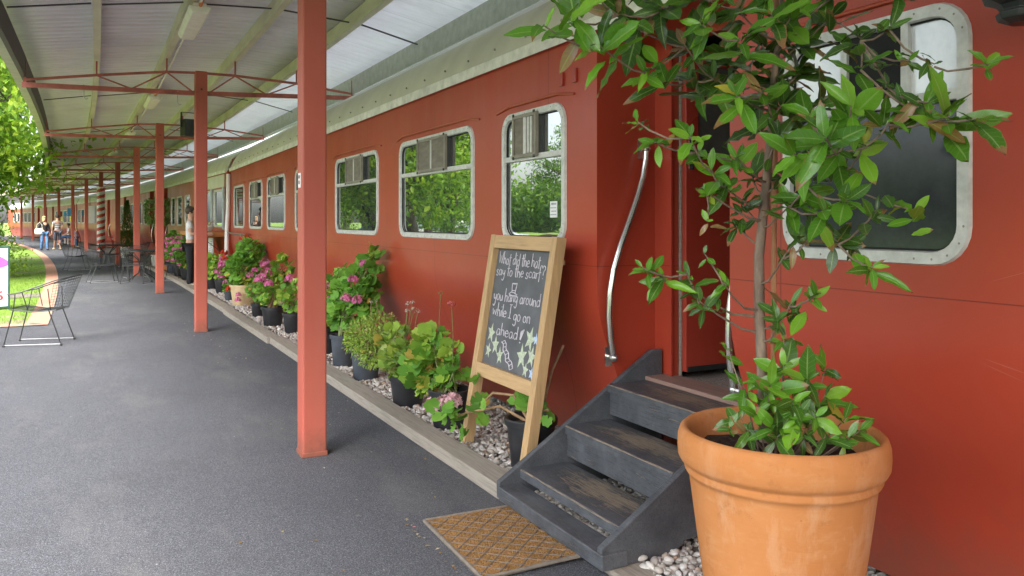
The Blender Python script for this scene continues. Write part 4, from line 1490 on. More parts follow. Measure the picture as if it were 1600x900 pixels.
# ------------------------------------------------------------------ steps
st = thing('timber_steps', 'worn blue black painted timber steps leading up to the carriage doorway', 'steps', (1.87, 3.2, 0))
SX, SY = 1.87, 3.2
poly = [(-0.068, 0.03), (-0.068, 0.115), (0.90, 0.72), (0.965, 0.72), (0.965, 0.14), (0.36, 0.075), (0.30, 0.02)]
polyL = [(-0.068, 0.03), (-0.068, 0.115), (0.90, 0.72), (0.965, 0.72), (0.965, 0.02)]
mb = MB(); mb.prism(polyL, 'y', .462, .498)
mb.build('stringer', M['step_paint'], st, .005)
mb = MB(); mb.prism(poly, 'y', -.478, -.442)
mb.build('stringer', M['step_paint'], st, .005)
for (fx, z) in ((0.05, .168), (0.32, .362), (0.59, .556)):
    dpt = .285 if z < .5 else .255
    mb = MB()
    ch = .006
    prof = [(fx, z - .045), (fx, z - ch), (fx + ch, z), (fx + dpt, z), (fx + dpt, z - .035), (fx + .03, z - .035), (fx + .03, z - .045)]
    n = len(prof)
    V = [(p[0], -.440, p[1]) for p in prof] + [(p[0], .460, p[1]) for p in prof]
    mb.add(V, [tuple(range(n)), tuple(range(2 * n - 1, n - 1, -1))], 0)
    for i in range(n):
        j = (i + 1) % n
        mb.add([V[i], V[i + n], V[j + n], V[j]], [(0, 1, 2, 3)], 1 if i == 1 else (2 if i == 2 else 0))
    mb.build('tread', [M['step_paint'], M['step_edge'], M['step_tread']], st)
    if z > .2:
        mb = MB(); mb.box(fx + .012, fx + .034, -.440, .460, z - .165, z - .047)
        mb.build('riser', M['step_paint'], st, .003)
mb = MB(); mb.box(-.075, .055, -.49, .461, .03, .095)
mb.build('base_board', [M['step_paint']], st, .006)

# ------------------------------------------------------------------ door mat
mt = thing('doormat', 'brown coir doormat with diamond ribs lying in front of the steps', 'doormat', (1.61, 3.25, 0.002), R(-1.5))
mb = MB()
hx, hy = .245, .345
nx, ny = 10, 14


def matz(x, y): return .012 * max(0, -y / hy) ** 3 * (x / hx > -.2) * (x / hx + .2)


V, F = [], []
for i in range(nx + 1):
    for j in range(ny + 1):
        x, y = -hx + 2 * hx * i / nx, -hy + 2 * hy * j / ny
        V.append((x, y, .014 + matz(x, y) + .0015 * math.sin(x * 31 + y * 17)))
for i in range(nx):
    for j in range(ny):
        F.append((i * (ny + 1) + j, (i + 1) * (ny + 1) + j, (i + 1) * (ny + 1) + j + 1, i * (ny + 1) + j + 1))
mb.add(V, F, 0, True)
mb.build('coir_pad', M['coir'], mt)
mb = MB()
mb.tube([(-hx, -hy, .010), (hx, -hy, .010 + matz(hx, -hy)), (hx, hy, .010), (-hx, hy, .010)], .011, 6, True)
mb.build('rubber_edge', M['rubber'], mt)
mb = MB()
for sg in (1, -1):
    for k in range(-9, 10):
        c0 = k * .088
        pts = []
        for q in range(13):
            x = -hx + 2 * hx * q / 12
            y = c0 + sg * x * 0.95
            if abs(y) <= hy: pts.append((x, y, .0165 + matz(x, y)))
        if len(pts) > 1: mb.tube(pts, .0024, 4)
mb.build('rubber_ribs', M['rubber'], mt)
n = 16000
hxp, hyp = rng.uniform(-hx + .01, hx - .01, n), rng.uniform(-hy + .01, hy - .01, n)
u1, u2 = (hyp - .95 * hxp) / .088, (hyp + .95 * hxp) / .088
keep = (np.abs(u1 - np.round(u1)) > .1) & (np.abs(u2 - np.round(u2)) > .1)
hxp, hyp = hxp[keep], hyp[keep]; n = len(hxp)
zz = np.array([.013 + matz(a, b_) for a, b_ in zip(hxp, hyp)])
d = np.tile([0, 0, .8], (n, 1)) + rng.normal(0, .6, (n, 3)); d[:, 2] = np.abs(d[:, 2]) + .1
scatter('coir_pile', (tv, [(0, 1, 2)]), np.stack([hxp, hyp, zz], 1), frames(d, rand_dirs(n), np.stack([np.full(n, .0022), rng.uniform(.006, .013, n), np.full(n, .006)], 1)), M['coir_hair'], mt, False)

# ------------------------------------------------------------------ chalkboard
ez = thing('chalkboard_stand', 'pine framed chalkboard with white handwriting leaning in the gravel beside the steps', 'chalkboard', (2.08, 4.28, 0.02))
EH = 1.352
LEAN = math.atan2(.22, 1.335)


def ep(u, v, w=0.0):
    """u: 0..W from the far (photo left) edge to the near edge; v: up the board; w: out of the face"""
    return Vector((v * math.sin(LEAN) - w * math.cos(LEAN), .425 - u, v * math.cos(LEAN) + w * math.sin(LEAN)))


def ebox(mb, u0, u1, v0, v1, w0, w1, mi=0):
    V = [ep(u0, v0, w0), ep(u1, v0, w0), ep(u1, v1, w0), ep(u0, v1, w0), ep(u0, v0, w1), ep(u1, v0, w1), ep(u1, v1, w1), ep(u0, v1, w1)]
    mb.add(V, [(3, 2, 1, 0), (4, 5, 6, 7), (0, 1, 5, 4), (1, 2, 6, 5), (2, 3, 7, 6), (3, 0, 4, 7)], mi)


EW = .85
fw = .062
mb = MB(); ebox(mb, 0, fw, 0, EH, -.02, .045); mb.build('side_rail', M['pine'], ez, .003)
mb = MB(); ebox(mb, EW - fw, EW, 0, EH, -.02, .045); mb.build('side_rail', M['pine'], ez, .003)
mb = MB(); ebox(mb, fw, EW - fw, EH - .085, EH - .002, -.018, .042); mb.build('top_rail', M['pine_cross'], ez, .003)
mb = MB(); ebox(mb, fw, EW - fw, .452, .535, -.018, .042); mb.build('bottom_rail', M['pine_cross'], ez, .003)
mb = MB(); ebox(mb, fw - .01, EW - fw + .01, .52, EH - .07, -.008, .006); mb.build('board', M['slate'], ez)
for u in (.25, EW - .25):
    mb = MB()
    q = ep(u, 1.20, -.02)
    mb.beam(q, Vector((.367, q.y, q.z)), .04, .03)
    mb.build('rear_strut', M['pine'], ez, .003)

GL = {
    'W': (.66, [[(0, 1), (.13, 0), (.31, .65), (.46, 0), (.62, 1)]]),
    'h': (.40, [[(.02, 1.05), (.03, 0)], [(.03, .3), (.14, .48), (.26, .46), (.31, .3), (.33, 0)]]),
    'a': (.44, [[(.33, .44), (.16, .5), (.03, .3), (.06, .05), (.2, 0), (.32, .2), (.34, .48), (.34, .12), (.4, 0)]]),
    't': (.30, [[(.12, .98), (.12, .1), (.2, 0)], [(-.02, .64), (.28, .68)]]),
    'd': (.44, [[(.33, .42), (.16, .5), (.03, .3), (.06, .05), (.2, 0), (.33, .2)], [(.35, 1.02), (.35, 0)]]),
    'i': (.16, [[(.06, .5), (.06, 0)], [(.06, .74), (.075, .79)]]),
    'e': (.40, [[(.03, .26), (.32, .3), (.28, .46), (.16, .52), (.03, .35), (.05, .1), (.18, 0), (.33, .08)]]),
    's': (.34, [[(.28, .45), (.15, .52), (.04, .42), (.12, .28), (.26, .18), (.22, .02), (.1, 0), (0, .08)]]),
    'y': (.40, [[(0, .5), (.05, .2), (.18, .12), (.3, .25)], [(.33, .5), (.29, -.2), (.15, -.46), (.02, -.34)]]),
    'o': (.42, [[(.18, .5), (.04, .38), (.03, .12), (.17, 0), (.32, .12), (.33, .36), (.18, .5)]]),
    'c': (.36, [[(.3, .42), (.17, .5), (.04, .34), (.05, .1), (.18, 0), (.31, .08)]]),
    'r': (.28, [[(.03, .5), (.04, 0)], [(.04, .3), (.12, .46), (.25, .48)]]),
    'f': (.34, [[(.36, .88), (.30, 1.03), (.19, 1.02), (.13, .8), (.11, -.3)], [(0, .45), (.25, .48)]]),
    'u': (.42, [[(.02, .5), (.04, .1), (.17, 0), (.31, .15), (.33, .5)], [(.33, .5), (.34, 0)]]),
    'n': (.40, [[(.03, .5), (.03, 0)], [(.03, .32), (.15, .5), (.28, .44), (.31, .25), (.32, 0)]]),
    'g': (.42, [[(.32, .42), (.16, .5), (.03, .3), (.08, .05), (.22, .05), (.32, .25)], [(.34, .5), (.32, -.25), (.18, -.46), (.03, -.34)]]),
    'w': (.56, [[(0, .5), (.1, 0), (.25, .4), (.38, 0), (.5, .5)]]),
    'l': (.16, [[(.06, 1.02), (.06, .05), (.12, 0)]]),
    'I': (.36, [[(.16, 1), (.15, 0)], [(.02, 1), (.31, 1.02)], [(.0, 0), (.3, .0)]]),
    '?': (.40, [[(.02, .85), (.12, 1.05), (.3, 1.0), (.34, .8), (.2, .6), (.16, .3)], [(.16, .03), (.17, .06)]]),
    ' ': (.22, []),
}


def cat(pts, n=4):
    if len(pts) < 3: return pts
    out = []
    for i in range(len(pts) - 1):
        p0 = pts[max(i - 1, 0)]; p1 = pts[i]; p2 = pts[i + 1]; p3 = pts[min(i + 2, len(pts) - 1)]
        for k in range(n):
            t = k / n
            out.append(tuple(.5 * ((2 * p1[c]) + (-p0[c] + p2[c]) * t + (2 * p0[c] - 5 * p1[c] + 4 * p2[c] - p3[c]) * t * t + (-p0[c] + 3 * p1[c] - 3 * p2[c] + p3[c]) * t ** 3) for c in (0, 1)))
    out.append(pts[-1])
    return out


BU0, BU1, BV0, BV1 = fw, EW - fw, .535, EH - .085
BW, BH = BU1 - BU0, BV1 - BV0


def bp(x, y, w=.0075):
    """x,y fractions of the visible slate, y down from its top"""
    return ep(BU0 + x * BW, BV1 - y * BH, w)


def chalk_line(mb, pts, r=.0027, mi=0):
    mb.tube([bp(*p) for p in pts], r, 5, False, mi)


mb = MB()


def write(text, x0, x1, ybase, h, drop=0.0, r=.0027):
    tw = sum(GL[ch][0] for ch in text)
    k = (x1 - x0) / tw
    x = x0
    for ch in text:
        w, strokes = GL[ch]
        jy = random.uniform(-.006, .006)
        kh = h * random.uniform(.94, 1.06)
        for s_ in strokes:
            sm = cat(s_) if ch not in 'WwI' else s_
            chalk_line(mb, [(x + q[0] * k * .92, ybase + drop * (x - x0) + jy - q[1] * kh) for q in sm], r)
        x += w * k


write('What did the hat', .05, .80, .128, .100, .01)
write('say to the scarf?', .03, .90, .236, .098, -.02)
write('you hang around', .05, .89, .445, .105, -.005)
write('while I go on', .07, .77, .575, .105, .02)
write('ahead', .20, .60, .735, .100, -.02)
# exclamation mark
for a, b_ in (((.70, .66), (.745, .64)), ((.745, .64), (.70, .725)), ((.70, .66), (.698, .725)), ((.722, .65), (.70, .72)), ((.695, .745), (.705, .75))):
    chalk_line(mb, [(a[0] - .06, a[1]), (b_[0] - .06, b_[1])], .0042)
# hat
for pts in ([(.33, .375), (.34, .383), (.40, .388), (.46, .385), (.475, .375), (.42, .362), (.36, .36), (.33, .375)], [(.375, .362), (.365, .285), (.45, .28), (.435, .36)], [(.374, .345), (.438, .343)], [(.366, .286), (.41, .29), (.45, .28)]):
    chalk_line(mb, pts, .0032)
mb.build('lettering', M['chalk'], ez)
mb = MB()
L1 = [(.32, .785), (.36, .80), (.37, .85), (.42, .88), (.44, .925), (.50, .945), (.53, .985)]
L2 = [(.375, .765), (.41, .79), (.42, .83), (.47, .855), (.495, .90), (.55, .92), (.58, .965)]
chalk_line(mb, cat(L1), .003); chalk_line(mb, cat(L2), .003)
for p_, q_ in zip(cat(L1)[::3], cat(L2)[::3]): chalk_line(mb, [p_, q_], .0022)
mb.build('scarf_drawing', M['chalk'], ez)


def star(mb, x, y, r, rot, w=.0068):
    V = [bp(x, y, w)]
    for k in range(10):
        a = R(rot) + k * math.pi / 5
        rr = r if k % 2 == 0 else r * .42
        V.append(bp(x + rr * math.sin(a), y - rr * math.cos(a) * BW / BH * 1.25, w))
    mb.add(V, [(0, 1 + k, 1 + (k + 1) % 10) for k in range(10)])


for x, y, r, rot in ((.10, .735, .085, 8), (.21, .825, .08, -6), (.09, .885, .065, 12), (.315, .90, .075, -10), (.80, .70, .10, 15), (.70, .85, .10, -8), (.86, .83, .085, 10), (.79, .945, .06, 5)):
    mb = MB()
    star(mb, x, y, r * .88, rot)
    mb.build('star_drawing', M['chalk_green'], ez)
for q in ((.895, .69, .045, 0), (.895, .955, .045, 10)):
    mb = MB(); star(mb, *q, .0072)
    mb.build('star_drawing', M['chalk_blue'], ez)

# ------------------------------------------------------------------ plants
def bay_template(curl=.16, twist=0.0, side=0.0, wave=.012, wid=.17, fold=.035):
    V, F = [], []
    n = 8
    for i in range(n + 1):
        t = i / n
        w = wid * math.sin(math.pi * min(1, t * .96 + .02)) ** .85 if 0 < i < n else .006
        z = -curl * t * t + .03 * t
        x0 = side * t * t
        tw = twist * t
        for sx_, k in ((-1, 0), (0, 1), (1, 2)):
            up = fold * (w / wid if wid else 0) + wave * math.sin(i * 2.1 + k * 1.7) if sx_ else -.012
            lx, lz = sx_ * w, up
            V.append((x0 + lx * math.cos(tw) - lz * math.sin(tw), t, z + lx * math.sin(tw) + lz * math.cos(tw)))
    for i in range(n):
        for j in range(2):
            F.append((i * 3 + j, i * 3 + j + 1, (i + 1) * 3 + j + 1, (i + 1) * 3 + j))
    return np.array(V), np.array(F)


def ger_template():
    V = [(0, .35, -.06)]
    n = 14
    for k in range(n):
        a = -math.pi / 2 + .25 + (2 * math.pi - .5) * k / (n - 1)
        r = .5 * (1 + .09 * math.cos(k * math.pi)) * (1 + .06 * math.cos(3 * a))
        V.append((r * math.cos(a), .5 + r * math.sin(a), .05 * math.cos(k * math.pi) + .05))
    F = [(0, 1 + k, 2 + k) for k in range(n - 1)]
    return np.array(V), np.array(F)


def flower_template():
    V, F = [], []
    for k in range(5):
        a = 2 * math.pi * k / 5
        c, s = math.cos(a), math.sin(a)
        pts = [(0, 0, 0), (.25, -.22, .12), (.55, 0, .22), (.25, .22, .12)]
        b0 = len(V)
        for x, y, z in pts: V.append((x * c - y * s, x * s + y * c, z))
        F.append((b0, b0 + 1, b0 + 2, b0 + 3))
    V = np.array(V)
    return np.stack([V[:, 0], V[:, 2], V[:, 1]], 1), np.array(F)   # flower faces along +y


BAYS = [bay_template(.14, 0, 0, .016, .205, .03), bay_template(.28, .4, .06, .026, .185, .03), bay_template(.05, -.3, -.07, .02, .22, .045), bay_template(.40, .2, .1, .036, .165, .07), bay_template(.12, -.5, .04, .03, .20, .015)]
BAY, GER, FLO = BAYS[0], ger_template(), flower_template()
FINE = (np.array([(0, 0, 0), (-.18, .5, .05), (0, 1, -.1), (.18, .5, .05)]), np.array([(0, 1, 2, 3)]))


def umbels(parent, centers, r, mat, name='flowers', per=30):
    pos, dr = [], []
    for c in centers:
        rr = r * random.uniform(.9, 1.3)
        d = rand_dirs(per)
        d[:, 2] = np.abs(d[:, 2]) * .9 - .25
        d /= np.linalg.norm(d, axis=1, keepdims=True)
        pos.append(np.array(c) + d * rr * rng.uniform(.75, 1, (per, 1)))
        dr.append(d)
    pos, dr = np.concatenate(pos), np.concatenate(dr)
    n = len(pos)
    return scatter(name, FLO, pos, frames(dr, rand_dirs(n), rng.uniform(.8, 1.2, n) * r * .75), mat, parent)


def pot(parent, r, h, mat, taper=.78, rim=.018, square=False):
    mb = MB()
    rb = r * taper
    mb.lathe([(0, 0), (rb * .96, 0), (rb, .01), (r * .97, h - .04), (r + rim * .5, h - .038), (r + rim * .6, h - .005), (r + rim * .4, h), (r - .006, h), (r - .012, h - .02), (r * .9, h - .05), (0, h - .05)], 36)
    mb.build('pot', mat, parent)
    mb = MB()
    mb.lathe([(r * .9, h - .048), (r * .6, h - .035), (0, h - .03)], 24)
    mb.build('soil', M['soil'], parent)


def geranium(label, loc, r, h, potmat, blobs, leaf, leafmats, flowers=(), group='potted plants along the carriage', stems=10, taper=.78, name='potted_geranium', fine=None, rz=0, stalks=True, cat_='potted plant', stemmat=None):
    """blobs: (cx,cy,cz,rx,ry,rz,count); flowers: (list of centres, radius, material)"""
    o = thing(name, label, cat_, loc, rz, group)
    pot(o, r, h, potmat, taper)
    mb = MB()
    for k in range(stems):
        b_ = random.choice(blobs)
        a = random.uniform(0, 6.28)
        q = (random.uniform(-.7, .7), random.uniform(-.7, .7), random.uniform(-.3, .8))
        e = (b_[0] + q[0] * b_[3], b_[1] + q[1] * b_[4], b_[2] + q[2] * b_[5])
        s_ = (.35 * r * math.cos(a), .35 * r * math.sin(a), h - .04)
        m_ = ((s_[0] * .6 + e[0] * .4) + random.uniform(-.03, .03), (s_[1] * .6 + e[1] * .4) + random.uniform(-.03, .03), s_[2] * .45 + e[2] * .55)
        mb.tube([s_, m_, e], [.007, .005, .003], 5)
    for fl in flowers:
        for c in fl[0]:
            b0 = min(blobs, key=lambda q: (q[0] - c[0]) ** 2 + (q[1] - c[1]) ** 2 + (q[2] - c[2]) ** 2)
            s_ = (b0[0] * .8 + c[0] * .2, b0[1] * .8 + c[1] * .2, min(b0[2], c[2]) - .05)
            mb.tube([s_, ((s_[0] + c[0]) / 2 + .01, (s_[1] + c[1]) / 2, (s_[2] + c[2]) / 2 + .02), c], .0032, 5)
    mb.build('stems', stemmat or M['stem'], o)
    for mi, lm in enumerate(leafmats):
        pos, dr, nm, sz = [], [], [], []
        for (cx, cy, cz, rx, ry, rz_, cnt) in blobs:
            n = max(3, int(1.6 * cnt / len(leafmats)))
            d = rand_dirs(n)
            rad = rng.uniform(.35, 1.0, (n, 1)) ** .6
            p_ = d * rad * [rx, ry, rz_] + [cx, cy, cz]
            out = d * [1, 1, .5]
            pos.append(p_); dr.append(out + rng.normal(0, .5, (n, 3)))
            nm.append(np.tile([-.55, -.2, .8], (n, 1)) + d * .55 + rng.normal(0, .3, (n, 3)))
            sz.append(leaf * rng.uniform(.55, 1.25, n))
        pos, dr, nm, sz = map(np.concatenate, (pos, dr, nm, sz))
        scatter('foliage', fine or GER, pos, frames(dr, nm, sz), lm, o)
    for fl in flowers:
        umbels(o, fl[0], fl[1], fl[2], 'flowers', fl[3] if len(fl) > 3 else 26)
    return o


Z3 = 0.02
G, LM = M['ger_leaf'], M['ger_lime']
# 1 sprawling pale pink geranium behind the chalkboard's leg
o = thing('potted_geranium', 'black pot of sprawling geranium with pale pink flowers, between chalkboard leg and steps', 'potted plant', (2.20, 4.06, Z3), 0, 'potted plants along the carriage')
pot(o, .145, .30, M['black_pot'])
mb = MB()
for pts in ([(0, 0, .26), (-.04, .14, .40), (-.08, .34, .38), (-.12, .44, .28)], [(0, .02, .26), (-.1, .2, .33), (-.24, .36, .27), (-.3, .42, .24)], [(.02, 0, .26), (.03, -.02, .4), (.0, -.01, .55)],
            [(.03, .02, .26), (.08, .05, .5), (.12, -.02, .75), (.10, -.1, .95)], [(.05, .0, .26), (.16, .03, .55), (.2, -.03, .7)], [(0, -.03, .26), (-.02, -.12, .36), (.0, -.2, .38)]):
    mb.tube(pts, [.011] + [.008] * (len(pts) - 1), 6)
mb.build('stems', M['woody_stem'], o)
pos = np.array([(-.30, .40, .25)] * 16 + [(-.10, .42, .30)] * 3 + [(-.12, .50, .42)] * 3 + [(.0, -.01, .37)] * 6 + [(0, -.19, .36)] * 3 + [(-.2, .3, .3)] * 4, float) + rng.normal(0, .04, (35, 3))
scatter('foliage', GER, pos, frames(rand_dirs(35), np.tile([-.6, -.3, .8], (35, 1)) + rng.normal(0, .35, (35, 3)), rng.uniform(.06, .11, 35)), G, o)
umbels(o, [(-.33, .52, .30), (-.37, .60, .27), (-.30, .44, .33)], .05, M['petal_pale'], 'flowers', 40)
# 2
geranium('black pot of yellow green geranium with one coral flower, right beside the chalkboard', (2.12, 5.08, Z3), .14, .28, M['black_pot'],
         [(-.04, .20, .48, .11, .16, .20, 75), (-.08, .30, .36, .10, .12, .14, 45), (.02, .0, .44, .08, .08, .13, 14), (-.06, .14, .30, .08, .10, .06, 16)], .095, [LM, G],
         [([(.0, -.03, .86)], .026, M['petal_coral']), ([(0, .17, .92)], .015, M['stem'], 8)], stems=12)
# 3
geranium('black pot with lime green geranium and dry tips, second left of the chalkboard', (2.09, 5.84, Z3), .14, .25, M['black_pot'],
         [(-.03, .02, .37, .15, .18, .14, 80), (0, .2, .44, .14, .16, .16, 60)], .075, [LM, M['fine_leaf']], [([(.05, .0, .75), (.06, .07, .79), (.04, .12, .72), (.06, -.05, .73), (.07, .2, .77)], .018, M['petal_white'], 12)], stems=12)
# 4
geranium('grey lattice pot overflowing with fine feathery green foliage', (2.10, 6.98, Z3), .135, .30, M['grey_pot'],
         [(-.03, -.12, .40, .18, .30, .17, 1000), (-.06, -.38, .34, .14, .22, .17, 700), (.05, -.3, .50, .14, .3, .14, 500), (-.06, .05, .34, .13, .14, .14, 250)], .036, [M['fine_leaf'], LM],
         [([(.06, -.1, .72), (.05, 0, .7)], .014, M['petal_white'], 12)], stems=40, fine=FINE, name='potted_feathery_plant', stemmat=M['woody_stem'])
# 5 tall climber
geranium('slate grey pot with tall climbing geranium reaching up the carriage wall, pink flowers on top', (2.09, 7.72, Z3), .115, .32, M['grey_pot'],
         [(.05, .0, .58, .16, .28, .22, 85), (.12, -.08, .82, .12, .2, .18, 52), (.2, -.22, .98, .06, .10, .16, 24), (.22, -.27, 1.08, .035, .05, .09, 8), (.0, .26, .70, .13, .15, .2, 22), (.05, .3, .93, .05, .07, .05, 5), (.16, -.26, .66, .09, .12, .18, 40)], .10, [G],
         [([(0.14, -0.27, 1.01), (0.03, -0.27, 0.87), (-0.06, -0.33, 0.70), (0.04, -0.39, 0.68)], .05, M['petal_pink'])], stems=26)
# 6
geranium('black pot of leggy geranium with large magenta flowers, half hidden behind the nearest post', (2.14, 8.55, Z3), .13, .30, M['black_pot'],
         [(0, -.05, .55, .18, .25, .25, 70), (-.05, -.25, .5, .12, .15, .2, 36)], .085, [G, LM], [([(-0.04, -0.41, 0.77), (-0.02, -0.43, 0.80), (-0.03, -0.42, 0.64), (0.01, -0.55, 0.55), (-0.05, -0.41, 0.59)], .06, M['petal_pink'])], stems=22, stemmat=M['woody_stem'])
# 7
geranium('small black pot of green geranium just left of the nearest post', (2.14, 10.25, Z3), .125, .27, M['black_pot'],
         [(0, 0, .46, .17, .2, .18, 90)], .08, [G, LM], [([(-.1, .05, .55), (-.05, -.1, .40)], .03, M['petal_coral'])], stems=12)
# 8
geranium('wide black pot of bushy geranium with pink flowers and yellowing lower leaves', (2.05, 11.1, Z3), .15, .27, M['black_pot'],
         [(.02, .0, .52, .2, .26, .24, 170), (.1, -.1, .78, .12, .14, .18, 60), (-.02, .22, .45, .14, .14, .18, 60)], .075, [G, LM],
         [([(-0.12, -0.07, 0.85), (-0.12, -0.18, 0.73), (-0.21, -0.13, 0.64), (-0.18, -0.15, 0.67), (-0.13, -0.40, 0.61), (0.12, -0.53, 0.67), (0.00, -0.69, 0.42)], .062, M['petal_pink'])], stems=26, stemmat=M['woody_stem'])
# 9
geranium('little black pot of pink geranium squeezed beside the cream tub', (2.04, 12.2, Z3), .10, .22, M['black_pot'],
         [(0, 0, .40, .14, .18, .18, 70)], .07, [G], [([(-.1, .1, .62), (-.06, -.08, .7)], .045, M['petal_pink'])], stems=10)
# 10 cream tub
geranium('big cream tub holding a tall dense geranium with red flowers', (2.12, 14.05, Z3), .225, .36, M['cream_pot'],
         [(0, 0, .62, .27, .36, .27, 260), (.08, -.1, .92, .2, .26, .2, 150), (.06, .3, .72, .2, .2, .2, 70)], .085, [G],
         [([(0.02, 0.13, 1.12), (-0.28, 0.29, 0.88), (-0.25, 0.27, 0.79), (-0.23, 0.04, 0.28), (0.08, 0.10, 1.14)], .06, M['petal_red']), ([(-0.14, -0.35, 0.21), (-0.15, -0.35, 0.13), (0.05, -0.56, 0.26)], .045, M['petal_pink'])], stems=24, taper=.8)
# 11
geranium('tiny dark pot at the far side of the cream tub', (2.0, 14.95, Z3), .08, .18, M['grey_pot'], [(0, 0, .26, .1, .12, .1, 36)], .06, [G], [([(-.05, .05, .33)], .04, M['petal_pink'])], stems=6)
# 12-16 further along
geranium('black pot of magenta flowering geranium beyond the cream tub', (2.10, 16.6, Z3), .15, .28, M['black_pot'],
         [(0, 0, .52, .22, .3, .26, 150)], .08, [G, LM], [([(-0.06, -0.23, 0.54), (-0.02, -0.25, 0.60), (0.00, -0.27, 0.69), (-0.05, -0.24, 0.36), (-0.11, -0.21, 0.45)], .075, M['petal_pink'])], stems=16)
geranium('black pot of lime green plant under the menu board', (2.02, 17.6, Z3), .15, .28, M['black_pot'],
         [(0, 0, .5, .22, .4, .25, 170)], .08, [G, LM], [([(-.2, .2, .6)], .045, M['petal_pink'])], stems=12)
far = [('bushy pink flowering shrub in a dark pot, right behind the standing man', 21.0, .0, .62, 260, M['black_pot']),
       ('bushy pink flowering shrub in a dark pot, second beyond the standing man', 22.4, -.02, .6, 240, M['black_pot']),
       ('tall pink flowering shrub beside the third post, in a grey pot', 23.9, .0, .66, 220, M['grey_pot'])]
for lab, y_, dx, hh, cnt, pm in far:
    b0 = P(y_ - 8, .95, Z3)
    fl = [(random.uniform(-.34, -.1), random.uniform(-.4, .4), random.uniform(.35, 1.05)) for _ in range(15)]
    geranium(lab, b0, .17, .3, pm, [(0, 0, hh, .3, .42, .36, cnt), (.05, 0, hh + .25, .2, .3, .22, cnt // 2)], .095, [G], [(fl, .05, M['petal_pink'])], stems=14)
geranium('terracotta tub of red and yellow leaved flowers by the carriage door, below the round-headed tree', P(17.2, .95, Z3), .19, .34, M['terracotta'],
         [(0, 0, .5, .25, .25, .2, 140)], .09, [G, LM], [([(-.1, .1, .75), (-.15, -.1, .68), (-.2, .2, .6), (0, -.2, .75)], .05, M['petal_coral'])], stems=10)

# round-headed standard tree in a pot
o = thing('potted_standard_tree', 'small round-headed tree on a bare stem in a white pot beside the carriage door', 'potted tree', P(19.3, .95, Z3))
pot(o, .2, .36, M['white_pot'])
mb = MB(); mb.tube([(0, 0, .3), (.01, 0, .8), (0, 0.01, 1.5)], [.02, .017, .013], 8); mb.build('trunk', M['bark'], o)
n = 900
d = rand_dirs(n); pos = d * (rng.uniform(.3, 1, (n, 1)) ** .5) * [.42, .45, .5] + [0, 0, 1.72]
pos += np.sin(pos * 11) * .05
scatter('crown', BAY, pos, frames(d + rng.normal(0, .5, (n, 3)), d + [0, 0, .5], rng.uniform(.07, .12, n)), M['bay_dark'], o)
# conifer cone
o = thing('potted_conifer', 'slim cone-shaped conifer in a white pot behind the wire tables', 'potted tree', P(26.2, .75, Z3))
pot(o, .24, .42, M['white_pot'])
mb = MB(); mb.tube([(0, 0, .3), (0, 0, 1.2)], [.03, .01], 8); mb.build('trunk', M['bark'], o)
n = 3200
zz = rng.uniform(0, 1, n) ** 1.2
a = rng.uniform(0, 6.283, n)
rr = (.30 * (1 - zz) ** .75 + .02) * rng.uniform(.55, 1.06, n) * (1 + .12 * np.sin(a * 5 + zz * 9))
pos = np.stack([rr * np.cos(a), rr * np.sin(a), .42 + zz * 1.75], 1)
d = np.stack([np.cos(a) * .6, np.sin(a) * .6, np.full(n, 1.0)], 1) + rng.normal(0, .25, (n, 3))
scatter('crown', FINE, pos, frames(d, np.stack([np.cos(a), np.sin(a), np.zeros(n)], 1), np.stack([np.full(n, .05), rng.uniform(.06, .11, n), np.full(n, .05)], 1)), M['cone_leaf'], o)
# wooden counter by the third carriage
o = thing('wooden_counter', 'orange brown wooden counter against the carriage behind the slim conifer', 'counter', P(29.0, .95, 0), ang(29))
mb = MB(); mb.box(-.22, .22, -.7, .7, .72, 1.05); mb.build('cabinet', M['counter_wood'], o, .01)
mb = MB()
for x in (-.18, .18):
    for y in (-.65, .65): mb.box(x - .03, x + .03, y - .03, y + .03, 0, .72)
mb.build('leg', M['counter_wood'], o)

# ------------------------------------------------------------------ potted bay tree in the foreground
PX, PY = 1.965, 1.92
bt = thing('potted_bay_tree', 'large terracotta pot holding a young bay tree with glossy leaves, beside the steps', 'potted tree', (PX, PY, 0.0))
mb = MB()
prof = [(0, .0), (.200, .0), (.209, .012), (.238, .22), (.266, .42), (.291, .610), (.294, .625), (.302, .630), (.307, .640), (.303, .652), (.306, .660), (.320, .668), (.327, .682), (.3295, .71), (.328, .744), (.321, .766), (.310, .776), (.297, .772), (.288, .757), (.283, .72), (.270, .62), (0, .62)]
fine = []
for (r0, z0), (r1, z1) in zip(prof[:-1], prof[1:]):
    k = 3 if abs(z1 - z0) > .1 else 1
    for q in range(k): fine.append((r0 + (r1 - r0) * q / k, z0 + (z1 - z0) * q / k))
fine.append(prof[-1])
mb.lathe(fine, 96)
mb.build('pot', M['terracotta'], bt, angle=60)
mb = MB()
n = 24
V = [(0, 0, .70)]
for i in range(1, 6):
    for j in range(n):
        a = 2 * math.pi * j / n
        r = .279 * i / 5
        V.append((r * math.cos(a), r * math.sin(a), .692 + .012 * math.sin(i * 3 + j * 1.7) - .006 * i / 5))
F = [(0, 1 + j, 1 + (j + 1) % n) for j in range(n)]
mb.add(V, F, 0, True)
for i in range(4):
    for j in range(n):
        mb.add([V[1 + i * n + j], V[1 + (i + 1) * n + j], V[1 + (i + 1) * n + (j + 1) % n], V[1 + i * n + (j + 1) % n]], [(0, 1, 2, 3)], 0, True)
mb.build('soil', M['soil'], bt)
BO = Vector((PX, PY, 0))


def bl(px, py, Z): return at(px, py, Z) - BO


